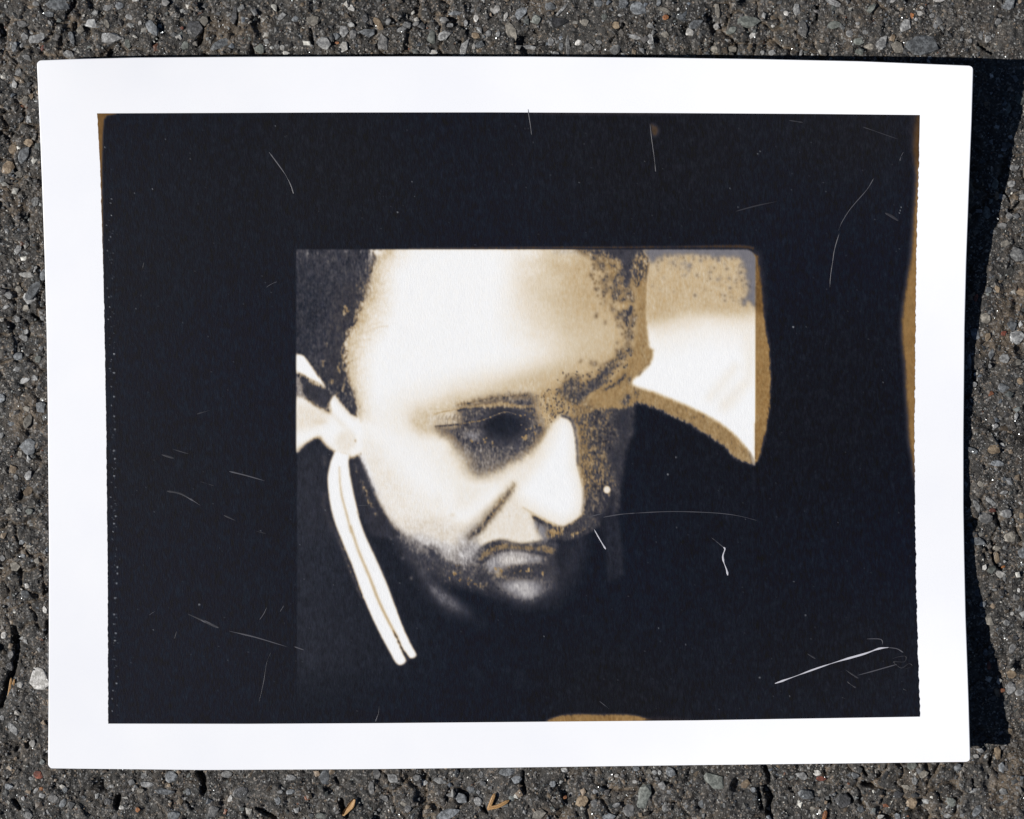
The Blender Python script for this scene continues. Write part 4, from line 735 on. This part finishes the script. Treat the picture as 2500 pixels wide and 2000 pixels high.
def stone_material(name, c, c2, rough=.55, spec=.45, var=.35):
    m, ns, ls, b = mat(name, c, rough, spec)
    tc = ns.new('ShaderNodeTexCoord'); oi = ns.new('ShaderNodeObjectInfo')
    ge = ns.new('ShaderNodeNewGeometry')
    mp = ns.new('ShaderNodeMapping'); k = 1/S/100; mp.inputs['Scale'].default_value = (k, k, k)
    ls.new(ge.outputs['Position'], mp.inputs['Vector'])
    n = node(ns, 'ShaderNodeTexNoise', Scale=9.0, Detail=5.0, Roughness=.7); ls.new(mp.outputs['Vector'], n.inputs['Vector'])
    r = ramp_node(ns, [(.34, tuple(x*.8 for x in c2)), (.46, c2), (.56, c), (.70, tuple(min(x*1.35, .8) for x in c))]); ls.new(n.outputs['Fac'], r.inputs['Fac'])
    mr = node(ns, 'ShaderNodeMapRange'); mr.inputs[3].default_value = 1-var; mr.inputs[4].default_value = 1+var
    ls.new(oi.outputs['Random'], mr.inputs[0])
    mx = node(ns, 'ShaderNodeMix', data_type='RGBA', blend_type='MULTIPLY'); mx.inputs[0].default_value = 1
    ls.new(r.outputs['Color'], mx.inputs[6]); ls.new(mr.outputs[0], mx.inputs[7]); ls.new(mx.outputs[2], b.inputs['Base Color'])
    n2 = node(ns, 'ShaderNodeTexNoise', Scale=22.0, Detail=4.0); ls.new(mp.outputs['Vector'], n2.inputs['Vector'])
    bp = node(ns, 'ShaderNodeBump', Strength=.7, Distance=2.0*S); ls.new(n2.outputs['Fac'], bp.inputs['Height']); ls.new(bp.outputs['Normal'], b.inputs['Normal'])
    return m
KIND = {'b': stone_material('stone_blue_grey', (.165, .176, .186), (.075, .08, .085)), 'l': stone_material('stone_pale_grey', (.25, .252, .248), (.12, .12, .12)),
    'w': stone_material('stone_white', (.46, .45, .43), (.30, .29, .27)), 'g': stone_material('stone_grey', (.155, .152, .148), (.08, .08, .08)),
    'e': stone_material('stone_beige', (.225, .208, .178), (.125, .115, .098)), 't': stone_material('stone_tan', (.22, .17, .115), (.13, .095, .062)),
    'o': stone_material('stone_orange', (.24, .10, .035), (.13, .05, .02)), 'r': stone_material('stone_red', (.17, .05, .03), (.09, .03, .02)),
    'k': stone_material('stone_dark', (.055, .055, .058), (.03, .03, .03), .45), 'n': stone_material('stone_green_grey', (.155, .165, .15), (.085, .092, .083)),
    'q': stone_material('stone_quartz', (.36, .36, .35), (.22, .22, .22), .22, .7)}

# ---------------------------------------------------------------- asphalt: ground sheet
UI = (U > .05) & (U < .945) & (V > .065) & (V < .93)
f = grid_faces(nx, ny); hid = UI.ravel()[f].all(1)
me = np_mesh('ground', np.stack([(AX-1250)*S, (1000-AY)*S, H*S], -1).reshape(-1, 3), f[~hid], True)
ca = me.color_attributes.new('soil', 'FLOAT_COLOR', 'POINT')
ca.data.foreach_set('color', np.stack([DIRT, CELL*.6 + CELL2*.4, DIRT*0, DIRT*0+1], -1).astype(np.float32).ravel())
gnd = link('ground', me, None, M_ASPHALT); tag(gnd, 'coarse dark grey asphalt with small stones', None, None, 'structure')
# coarse bed under the sheet and beyond the frame, a hair below the fine relief
ex = np.concatenate([np.linspace(-9000, GX0+4, 40), np.linspace(GX0+30, GX1-30, 90), np.linspace(GX1-4, 11500, 40)])
ey = np.concatenate([np.linspace(-9000, GY0+4, 40), np.linspace(GY0+30, GY1-30, 76), np.linspace(GY1-4, 11000, 40)])
EX, EY = np.meshgrid(ex, ey); out = (EX < GX0+5) | (EX > GX1-5) | (EY < GY0+5) | (EY > GY1-5)
u_, v_ = px_to_uv(EX, EY); mid_ = (u_ > .03) & (u_ < .965) & (v_ > .045) & (v_ < .95)
EZ = np.where(out, -3 + rng.standard_normal(EX.shape)*1.5, np.where(mid_, -1.5 + rng.standard_normal(EX.shape)*1.2, -60))
f = grid_faces(len(ex), len(ey)); keep = ~(EZ.ravel()[f] < -50).all(1)
bed = link('bed', np_mesh('bed', np.stack([(EX-1250)*S, (1000-EY)*S, EZ*S], -1).reshape(-1, 3), f[keep], True), gnd, M_ASPHALT)
bed.name = 'asphalt_bed'

# ---------------------------------------------------------------- asphalt: stones
def rock_mesh(name, seed, n=20, flat=.62):
    r = random.Random(seed); bm = bmesh.new()
    lob = [r.uniform(.6, 1.18) for _ in range(5)]; ph = r.uniform(0, 6.28)
    for i in range(n):
        zc = 1-2*(i+.5)/n; a = i*2.39996+ph
        w = lob[int((a/6.2832*5) % 5)]*r.uniform(.78, 1.12); q = math.sqrt(1-zc*zc)**.45
        bm.verts.new((math.cos(a)*q*w, math.sin(a)*q*w, max(min(zc*1.15, flat + r.uniform(-.06, .06)), -1)))
    res = bmesh.ops.convex_hull(bm, input=bm.verts)
    bmesh.ops.delete(bm, geom=list({g for g in res['geom_interior'] + res['geom_unused'] if isinstance(g, bmesh.types.BMVert)}), context='VERTS')
    me = bpy.data.meshes.new(name); bm.normal_update(); bm.to_mesh(me); bm.free(); me.materials.append(KIND['g'])
    return me
ROCKS = [rock_mesh('stone', s, 13 + s % 8, random.Random(s).uniform(.3, .7)) for s in range(40)]
SPECIAL = {(139, 12): 'large blue-grey stone at the top left', (2249, 107): 'largest blue-grey stone, mottled, above the sheet', (95, 1656): 'milky white quartz stone beside the sheet',
    (93, 1891): 'brick-red stone below the left corner', (1575, 1940): 'pale green teardrop stone below the sheet', (1626, 44): 'small rust-orange pebble', (1743, 1905): 'dull green flat stone below the sheet'}
for n, (x, y, rx, ry, an, kd) in enumerate(stones):
    me = ROCKS[(n*7) % len(ROCKS)]
    o = bpy.data.objects.new('stone', me); COL.objects.link(o); o.parent = gnd
    zr = .55*min(rx, ry); ztop = max(v.co.z for v in me.vertices)
    top = TOPS[n]
    o.location = W(x, y, top - ztop*zr)
    o.scale = (rx*1.16*S, ry*1.16*S, zr*S)
    flip = random.choice((0, 180)); o.rotation_euler = (math.radians(random.uniform(-5, 5)), math.radians(random.uniform(-5, 5)), math.radians(an+flip))
    o.material_slots[0].link = 'OBJECT'; o.material_slots[0].material = KIND[kd]
    if (x, y) in SPECIAL: o['label'] = SPECIAL[(x, y)]

# ---------------------------------------------------------------- asphalt: grit too small to pick apart
PAL = lin([(142, 143, 142), (114, 115, 116), (98, 94, 89), (164, 161, 154), (118, 104, 87), (84, 82, 81), (126, 112, 96), (104, 108, 106), (196, 194, 186), (78, 70, 62), (112, 74, 54), (94, 100, 107)])
PP = np.array([.12, .16, .16, .05, .08, .14, .07, .06, .03, .07, .01, .05]); PP /= PP.sum()
def grit(count, r0, r1, power, proud, seed):
    rg = np.random.default_rng(seed); vs = []; fs = []; cs = []; base = 0
    oct_f = np.array([(0, 1, 4), (1, 2, 4), (2, 3, 4), (3, 0, 4), (1, 0, 5), (2, 1, 5), (3, 2, 5), (0, 3, 5)])
    while len(vs) < count:
        x, y = rg.uniform(GX0+8, GX1-8), rg.uniform(GY0+8, GY1-8)
        u, v = px_to_uv(x, y)
        if .03 < u < .97 and .035 < v < .965: continue
        i, j = int((x-GX0)/G), int((y-GY0)/G)
        if occ[j, i]: continue
        if r0 > 3.5 and not (-.04 < u < 1.04 and -.05 < v < 1.05) and (x < -60 or x > 2560 or y < -60 or y > 2060) and rg.random() < .4: continue
        r = r0 + (r1-r0)*rg.random()**power
        a = rg.uniform(0, 6.28); el = rg.uniform(.6, 1.0)
        t = a + np.array([0, 1.57, 3.14, 4.71]) + rg.uniform(-.45, .45, 4)
        k = rg.uniform(.75, 1.2, 4)*r
        h = min(H[j, i], 4.0)
        up = min(r*proud, 4.0)
        if -.03 < u < 1.03 and -.035 < v < 1.035: h = min(h, 1.5); up = min(up, 2.5)
        pts = np.zeros((6, 3)); ca, sa = math.cos(a), math.sin(a)
        lx, ly = np.cos(t-a)*k, np.sin(t-a)*k*el
        pts[:4, 0] = x + lx*ca - ly*sa; pts[:4, 1] = y + lx*sa + ly*ca; pts[:4, 2] = h + up*rg.uniform(.1, .75, 4)
        pts[4] = (x + rg.uniform(-.3, .3)*r, y + rg.uniform(-.3, .3)*r, h + up); pts[5] = (x, y, h - r)
        vs.append(pts); fs.append(oct_f + base); base += 6
        c = PAL[rg.choice(len(PAL), p=PP)]*(.22 + .95*rg.random()**1.9)
        cs.append(c)
    vs = np.concatenate(vs); fs = np.concatenate(fs)[:, ::-1]; cs = np.repeat(np.array(cs), 6, 0)
    P = np.stack([(vs[:, 0]-1250)*S, (1000-vs[:, 1])*S, vs[:, 2]*S], -1)
    me = np_mesh('grit', P, fs[:, ::-1], False)
    at = me.color_attributes.new('tint', 'FLOAT_COLOR', 'POINT')
    at.data.foreach_set('color', np.concatenate([cs, np.ones((len(cs), 1))], 1).astype(np.float32).ravel())
    return me
gm, ns, ls, b = mat('grit', rough=.5, spec=.45)
at = ns.new('ShaderNodeAttribute'); at.attribute_name = 'tint'
vv = px_coords(ns, ls, 1.0); nz = node(ns, 'ShaderNodeTexNoise', Scale=18.0, Detail=3.0); ls.new(vv, nz.inputs['Vector'])
rr = ramp_node(ns, [(.3, (.6, .6, .6)), (.7, (1.35, 1.35, 1.35))]); ls.new(nz.outputs['Fac'], rr.inputs['Fac'])
mx = node(ns, 'ShaderNodeMix', data_type='RGBA', blend_type='MULTIPLY'); mx.inputs[0].default_value = 1
ls.new(at.outputs['Color'], mx.inputs[6]); ls.new(rr.outputs['Color'], mx.inputs[7]); ls.new(mx.outputs[2], b.inputs['Base Color'])
bp = node(ns, 'ShaderNodeBump', Strength=.5, Distance=1.5*S); ls.new(nz.outputs['Fac'], bp.inputs['Height']); ls.new(bp.outputs['Normal'], b.inputs['Normal'])
o = link('gravel', grit(9000, 3.6, 11.0, 2.4, .32, 21), gnd, gm); tag(o, 'small stone chips set in the asphalt', None, None, 'stuff')
o = link('sand', grit(40000, 1.2, 3.8, 1.6, .6, 22), gnd, gm); tag(o, 'sand grains scattered through the asphalt', None, None, 'stuff')
# glittering mica: tiny flat flakes, deliberately tilted about the angle that glints sun at the camera
rg = np.random.default_rng(77); vs = []; fs = []
while len(vs) < 5400:
    x, y = rg.uniform(-150, 2650), rg.uniform(-150, 2150); u, v = px_to_uv(x, y)
    if .0 < u < 1. and .0 < v < 1.: continue
    n = Vector((-.42 + rg.normal()*.28, -.1 + rg.normal()*.28, .9)).normalized(); q = n.to_track_quat('Z', 'Y')
    r = rg.uniform(.6, 1.9); h = ground(x, y) + 2.6
    for k in range(3):
        p = q @ Vector((math.cos(k*2.1)*r, math.sin(k*2.1)*r*rg.uniform(.6, 1), 0)); vs.append(((x-1250+p.x)*S, (1000-y+p.y)*S, (h+p.z)*S))
    fs.append((len(vs)-3, len(vs)-2, len(vs)-1))
mica, ns, ls, b = mat('mica', (.42, .45, .47), .3, .8); b.inputs['Metallic'].default_value = .55
o = link('mica_flakes', np_mesh('mica_flakes', np.array(vs), np.array(fs)), gnd, mica); tag(o, 'glittering mica flakes in the asphalt', None, None, 'stuff')

# ---------------------------------------------------------------- the photographic print
root = bpy.data.objects.new('photo_print', None); COL.objects.link(root); root.empty_display_size = .02
tag(root, 'curled white-bordered photographic print of a man looking down, lying on asphalt', 'photograph')
def paper_material():
    m, ns, ls, b = mat('photo_paper', (.82, .832, .868), .42, .4)
    v = px_coords(ns, ls, 1.0)
    n = node(ns, 'ShaderNodeTexNoise', Scale=.6, Detail=3.0); ls.new(v, n.inputs['Vector'])
    r = ramp_node(ns, [(.35, (.815, .827, .866)), (.65, (.835, .844, .874))]); ls.new(n.outputs['Fac'], r.inputs['Fac']); ls.new(r.outputs['Color'], b.inputs['Base Color'])
    n2 = node(ns, 'ShaderNodeTexNoise', Scale=14.0, Detail=3.0); ls.new(v, n2.inputs['Vector'])
    bp = node(ns, 'ShaderNodeBump', Strength=.05, Distance=1.0*S); ls.new(n2.outputs['Fac'], bp.inputs['Height']); ls.new(bp.outputs['Normal'], b.inputs['Normal'])
    return m
M_PAPER = paper_material()
def edge_steps(n, L, fine=(0, 2, 4, 6, 8, 10, 13, 17)):
    a = [x/L for x in fine]; return np.array(a + list(np.linspace(24/L, 1-24/L, n)) + [1-x for x in reversed(a)])
us = edge_steps(150, 2240.); vs_ = edge_steps(116, 1728.)
UU, VV = np.meshgrid(us, vs_); PXs, PYs = uv_to_px(UU, VV)
rc = 11.0                                         # worn, rounded corners
for cx_, cy_ in ((0, 0), (1, 0), (1, 1), (0, 1)):
    a_ = np.abs(UU-cx_)*2240; b_ = np.abs(VV-cy_)*1728; k = (a_ < rc) & (b_ < rc)
    p_, q_ = (rc-a_)/rc, (rc-b_)/rc
    na, nb = rc - rc*p_*np.sqrt(1-q_**2/2), rc - rc*q_*np.sqrt(1-p_**2/2)
    sx = 1 if cx_ == 0 else -1; sy = 1 if cy_ == 0 else -1
    PXs = np.where(k, PXs + sx*(na-a_), PXs); PYs = np.where(k, PYs + sy*(nb-b_), PYs)
hh = lift(UU, VV)
top = sheet_xyz(PXs, PYs, hh).reshape(-1, 3); low = sheet_xyz(PXs, PYs, hh); low[..., 2] -= 4.0*S; low = low.reshape(-1, 3)
nu, nv = len(us), len(vs_); N = nu*nv; f = grid_faces(nu, nv)
rim = list(range(nu)) + [j*nu + nu-1 for j in range(1, nv)] + [(nv-1)*nu + i for i in range(nu-2, -1, -1)] + [j*nu for j in range(nv-2, 0, -1)]
rim = np.array(rim); r2 = np.roll(rim, -1); side = np.stack([rim, r2, r2+N, rim+N], -1)
pm = np_mesh('paper_sheet', np.concatenate([top, low]), np.concatenate([f, f[:, ::-1]+N, side]), True)
sh = np.ones(len(pm.polygons), bool); sh[-len(side):] = False; pm.polygons.foreach_set('use_smooth', sh)
paper = link('paper_sheet', pm, root, M_PAPER); paper['label'] = 'thin white paper with a plain border and lifted corners'

# printed picture: a layer on the paper, coloured vertex by vertex from the painted raster
PL = np.array([(277, 237), (400, 244), (640, 251.5), (800, 255), (1000, 258.5), (1340, 262.5), (1767, 264)]); PR = np.array([(281, 2245.5), (400, 2243), (620, 2237), (900, 2233.5), (1100, 2232.5), (1360, 2235), (1600, 2241), (1750, 2246)])
PT = np.array([(237, 277), (500, 276), (800, 274.8), (1200, 274.5), (1600, 276), (2000, 278.5), (2245, 281)]); PB = np.array([(264, 1767), (600, 1767.5), (900, 1766), (1250, 1763), (1700, 1759), (2246, 1750)])
mu, mv = 996, 742
UU, VV = np.meshgrid(np.linspace(0, 1, mu), np.linspace(0, 1, mv)); pxx = 240 + UU*2000; pyy = 277 + VV*1485
for _ in range(6):
    l_, r_ = np.interp(pyy, PL[:, 0], PL[:, 1]), np.interp(pyy, PR[:, 0], PR[:, 1]); pxx = l_ + UU*(r_-l_)
    t_, b_ = np.interp(pxx, PT[:, 0], PT[:, 1]), np.interp(pxx, PB[:, 0], PB[:, 1]); pyy = t_ + VV*(b_-t_)
deck = gnoise((mv, 4), .01, 1.2)                  # slightly ragged edges of the emulsion
pxx[:, -1] += deck[:, 0]*.6*np.clip((pyy[:, -1]-330)/60, 0, 1); pxx[:, 0] += deck[:, 1]*.35
u_, v_ = px_to_uv(pxx, pyy)
P = sheet_xyz(pxx, pyy, lift(u_, v_) + .45).reshape(-1, 3)
im = np_mesh('printed_image', P, grid_faces(mu, mv), True)
fx = np.clip((pxx-PX0)/STEP, 0, PW-1.001); fy = np.clip((pyy-PY0)/STEP, 0, PH-1.001)
i0 = fx.astype(int); j0 = fy.astype(int); fx -= i0; fy -= j0; fx = fx[..., None]; fy = fy[..., None]
C = (IMG[j0, i0]*(1-fx) + IMG[j0, i0+1]*fx)*(1-fy) + (IMG[j0+1, i0]*(1-fx) + IMG[j0+1, i0+1]*fx)*fy
ALB = np.clip(lin(C)*PRINT_GAIN - PRINT_SHEEN, .0015, .9).reshape(-1, 3)
ca = im.color_attributes.new('ink', 'FLOAT_COLOR', 'POINT')
ca.data.foreach_set('color', np.concatenate([ALB, np.ones((len(ALB), 1))], 1).astype(np.float32).ravel())
m, ns, ls, b = mat('print_ink', rough=.55, spec=.16)
at = ns.new('ShaderNodeAttribute'); at.attribute_name = 'ink'; ls.new(at.outputs['Color'], b.inputs['Base Color'])
tc = ns.new('ShaderNodeTexCoord'); mp = ns.new('ShaderNodeMapping'); k = 1/S/100; mp.inputs['Scale'].default_value = (k*2.2, k*.7, k)
ls.new(tc.outputs['Object'], mp.inputs['Vector'])
n2 = node(ns, 'ShaderNodeTexNoise', Scale=14.0, Detail=4.0, Roughness=.65); ls.new(mp.outputs['Vector'], n2.inputs['Vector'])
bp = node(ns, 'ShaderNodeBump', Strength=.3, Distance=1.4*S); ls.new(n2.outputs['Fac'], bp.inputs['Height']); ls.new(bp.outputs['Normal'], b.inputs['Normal'])
pic = link('printed_image', im, root, m); pic['label'] = 'dark sepia picture of a man in a striped collar looking down'

# scratches in the dark emulsion, each a sliver of bare base a little proud of it
def scratch_mat(name, c): return mat(name, c, .45, .5)[0]
SCR = [scratch_mat('scratch_faint', (.020, .020, .026)), scratch_mat('scratch_mid', (.062, .062, .074)), scratch_mat('scratch_bright', (.48, .48, .53))]
SCRATCHES = [(1, 2.2, [(1289, 267), (1294, 298), (1298, 329)]), (1, 2.4, [(1587, 302), (1592, 345), (1598, 390), (1601, 420)]), (1, 2.2, [(657, 371), (690, 416), (709, 449), (717, 473)]),
    (1, 2.0, [(2133, 436), (2116, 464), (2078, 508), (2056, 542), (2047, 564)]), (1, 2.0, [(2049, 571), (2038, 608), (2033, 640), (2028, 674), (2026, 702)]), (0, 6, [(2161, 520), (2178, 529), (2193, 539)]),
    (1, 1.6, [(2206, 371), (2200, 382), (2197, 393)]), (0, 4.5, [(1927, 294), (1960, 299)]), (0, 2.5, [(2107, 310), (2150, 325), (2193, 340)]), (0, 2.5, [(1797, 516), (1845, 503), (1897, 492)]),
    (1, 2.2, [(1430, 1264), (1450, 1259), (1471, 1254)]), (1, 3.0, [(1473, 1263), (1514, 1256), (1550, 1253)]), (1, 2.4, [(1550, 1253), (1640, 1249), (1739, 1252), (1800, 1259), (1848, 1271)]),
    (2, 3.4, [(1451, 1293), (1465, 1318), (1479, 1341)]), (1, 3.0, [(1738, 1313), (1755, 1327), (1766, 1336)]), (2, 4.2, [(1766, 1336), (1770, 1341), (1765, 1357), (1767, 1372), (1774, 1391), (1777, 1405)]),
    (2, 4.6, [(1892, 1669), (1937, 1653), (1997, 1631), (2056, 1612), (2112, 1596), (2145, 1584), (2169, 1581)]), (1, 3.2, [(2167, 1581), (2190, 1584), (2205, 1593)]), (1, 2.8, [(2093, 1649), (2127, 1640), (2190, 1622)]),
    (1, 2.0, [(2116, 1560), (2151, 1561), (2154, 1575)]), (0, 4.5, [(1971, 1596), (1991, 1608)]), (0, 4.0, [(2064, 1635), (2080, 1646), (2096, 1656)]), (0, 3.2, [(2069, 1664), (2078, 1672), (2090, 1679)]),
    (0, 5.5, [(459, 1499), (497, 1516), (534, 1533)]), (1, 4.5, [(490, 1513), (515, 1524), (534, 1533)]), (1, 4.2, [(560, 1541), (595, 1549), (631, 1558), (703, 1580)]), (1, 3.2, [(719, 1579), (742, 1587)]), (1, 2.0, [(662, 1592), (651, 1620), (644, 1664), (632, 1717)]),
    (1, 2.0, [(651, 1484), (644, 1499), (634, 1513)]), (1, 2.0, [(693, 1479), (684, 1494)]), (1, 1.6, [(364, 1502), (379, 1492)]), (0, 2.6, [(432, 1541), (426, 1560)]), (0, 3.5, [(481, 1011), (512, 1002)]),
    (1, 3.2, [(560, 1151), (601, 1161), (646, 1174)]), (0, 5.0, [(408, 1199), (440, 1205), (466, 1219)]), (1, 4.5, [(444, 1207), (466, 1219), (489, 1234)]), (0, 4.0, [(423, 1097), (460, 1108)]), (0, 4.0, [(395, 1110), (425, 1119)]), (0, 4.0, [(547, 1258), (575, 1271)]), (0, 3.0, [(490, 1176), (522, 1186)]), (0, 3.0, [(625, 1297), (650, 1303)]),
    (1, 2.0, [(1464, 1712), (1475, 1721), (1487, 1730)]), (1, 1.8, [(926, 1724), (924, 1742), (917, 1762)]), (1, 1.6, [(873, 1234), (904, 1234)]), (0, 2.0, [(2179, 1608), (2197, 1603), (2212, 1603), (2208, 1616), (2182, 1616), (2201, 1631), (2219, 1620), (2227, 1627), (2208, 1634)]), (0, 1.8, [(352, 640), (350, 660), (375, 662)]), (1, 1.6, [(650, 702), (662, 694), (676, 688)]), (0, 2.2, [(2205, 1682), (2213, 1686)]), (0, 2.2, [(2056, 1703), (2064, 1706)])]
for kd, w, pts in SCRATCHES:
    q = smooth(pts, False, 4) if len(pts) > 2 else np.linspace(pts[0], pts[1], 6); q = np.array(q)
    d = np.gradient(q, axis=0); d /= np.linalg.norm(d, axis=1)[:, None]; nn = np.stack([-d[:, 1], d[:, 0]], -1)
    s = np.linspace(0, 1, len(q)); ww = w*.5*np.clip(np.minimum(s, 1-s)*7+.35, 0, 1)*np.clip(.75 + .45*np.convolve(rng.standard_normal(len(q)+2), [.33, .4, .33], 'valid'), .2, 1.25)
    A, B = q + nn*ww[:, None], q - nn*ww[:, None]
    def lay3(p, dz): uu, vv2 = px_to_uv(p[:, 0], p[:, 1]); return sheet_xyz(p[:, 0], p[:, 1], lift(uu, vv2) + dz)
    n = len(q); Vv = np.concatenate([lay3(A, .5), lay3(q, 1.1), lay3(B, .5)])
    i = np.arange(n-1); Ff = np.concatenate([np.stack([i, i+1, i+n+1, i+n], -1), np.stack([i+n, i+n+1, i+2*n+1, i+2*n], -1)])
    o = link('scratch', np_mesh('scratch', Vv, Ff[:, ::-1], True), pic, SCR[kd])

# ---------------------------------------------------------------- dry plant bits on the asphalt
straw_m, ns, ls, b = mat('dry_straw', (.34, .20, .085), .55, .3)
tc = ns.new('ShaderNodeTexCoord'); n = node(ns, 'ShaderNodeTexNoise', Scale=9000.0, Detail=3.0); ls.new(tc.outputs['Object'], n.inputs['Vector'])
r = ramp_node(ns, [(.3, (.20, .105, .04)), (.5, (.34, .20, .085)), (.72, (.47, .31, .15))]); ls.new(n.outputs['Fac'], r.inputs['Fac']); ls.new(r.outputs['Color'], b.inputs['Base Color'])
def straw(name, pts, w, parent, origin, th=.45, m=straw_m):
    """a split, slightly grooved stem through pts = (px, py, height)"""
    p = np.array(pts, float); q = np.array(smooth(p, False, 4)) if len(p) > 2 else np.linspace(p[0], p[1], 6)
    d = np.gradient(q, axis=0); d[:, 2] = 0; d /= np.linalg.norm(d, axis=1)[:, None]; nn = np.stack([-d[:, 1], d[:, 0]], -1)
    prof = [(-.5, 0), (-.42, th*.8), (-.12, th), (0, th*.62), (.14, th), (.44, th*.75), (.5, 0), (.2, -th*.5), (-.2, -th*.5)]
    s = np.linspace(0, 1, len(q)); taper = np.clip(np.minimum(s*9+.55, (1-s)*4+.3), 0, 1)
    V = []
    for k in range(len(q)):
        for a, c in prof: V.append(((q[k, 0]+nn[k, 0]*a*w*taper[k]-1250)*S-origin[0], (1000-q[k, 1]-nn[k, 1]*a*w*taper[k])*S-origin[1], (q[k, 2]+c*w*taper[k])*S-origin[2]))
    m_, F = len(prof), []
    for k in range(len(q)-1):
        for a in range(m_): F.append((k*m_+a, k*m_+(a+1) % m_, (k+1)*m_+(a+1) % m_, (k+1)*m_+a))
    bm = bmesh.new(); bv = [bm.verts.new(v) for v in V]
    for f_ in F: bm.faces.new([bv[i] for i in f_])
    bm.faces.new(bv[:m_]); bm.faces.new(bv[-m_:][::-1]); bmesh.ops.recalc_face_normals(bm, faces=bm.faces)
    me = bpy.data.meshes.new(name); bm.to_mesh(me); bm.free(); me.materials.append(m)
    o = bpy.data.objects.new(name, me); COL.objects.link(o)
    if parent: o.parent = parent
    else: o.location = origin
    return o
o3 = W(1196, 1974, 2); fork = bpy.data.objects.new('straw_fork', None); COL.objects.link(fork); fork.location = o3; fork.empty_display_size = .002
tag(fork, 'forked bit of orange-brown dry straw below the sheet', 'straw')
straw('stem', [(1192, 1978, 1), (1199, 1958, 6), (1208, 1936, 8)], 9, fork, o3); straw('stem', [(1190, 1972, 2), (1214, 1968, 6), (1243, 1953, 7)], 9.5, fork, o3)
o = straw('straw_sliver', [(18, 1704, -10), (23, 1680, -5), (28, 1655, 2)], 6, None, W(22, 1690, -8)); tag(o, 'left of two thin straw slivers lying in the crack by the white quartz', 'straw', 'straw slivers in the crack')
o = straw('straw_sliver', [(25, 1702, -9), (30, 1680, -4), (36, 1658, 3)], 6, None, W(30, 1690, -8)); tag(o, 'right of two thin straw slivers lying in the crack by the white quartz', 'straw', 'straw slivers in the crack')
o = straw('wood_chip', [(2009, 2003, 0), (2013, 1990, 5), (2016, 1978, 6)], 9, None, W(2013, 1990, 0), .4, KIND['o']); tag(o, 'rust-brown wood chip at the bottom edge, beside a small white pebble', 'wood chip')
# curled husk
hq = np.array(smooth([(838, 1990), (847, 1978), (857, 1966), (866, 1949)], False, 5)); V = []; wd = np.interp(np.linspace(0, 1, len(hq)), [0, .3, .7, 1], [5, 13, 17, 6])
for k, (x, y) in enumerate(hq):
    for a in np.linspace(-1, 1, 7): V.append((x + a*wd[k]*.5*.85 - 6*(1-a*a)*.4, y + a*wd[k]*.5*.45, 3 + 5*a*a + 4*k/len(hq)))
V = np.array(V); ho = W(851, 1972, 2); n = len(hq)
Pv = np.stack([(V[:, 0]-1250)*S-ho[0], (1000-V[:, 1])*S-ho[1], V[:, 2]*S-ho[2]], -1); lo = Pv.copy(); lo[:, 2] -= .8*S
ff = grid_faces(7, n); rim = np.array(list(range(7)) + [j*7+6 for j in range(1, n)] + [(n-1)*7+i for i in range(5, -1, -1)] + [j*7 for j in range(n-2, 0, -1)]); r2 = np.roll(rim, -1)
husk = link('dry_husk', np_mesh('dry_husk', np.concatenate([Pv, lo]), np.concatenate([ff, ff[:, ::-1]+7*n, np.stack([rim, r2, r2+7*n, rim+7*n], -1)]), True), None, straw_m); husk.location = ho
tag(husk, 'curled pale tan seed husk in a crack below the sheet', 'husk')
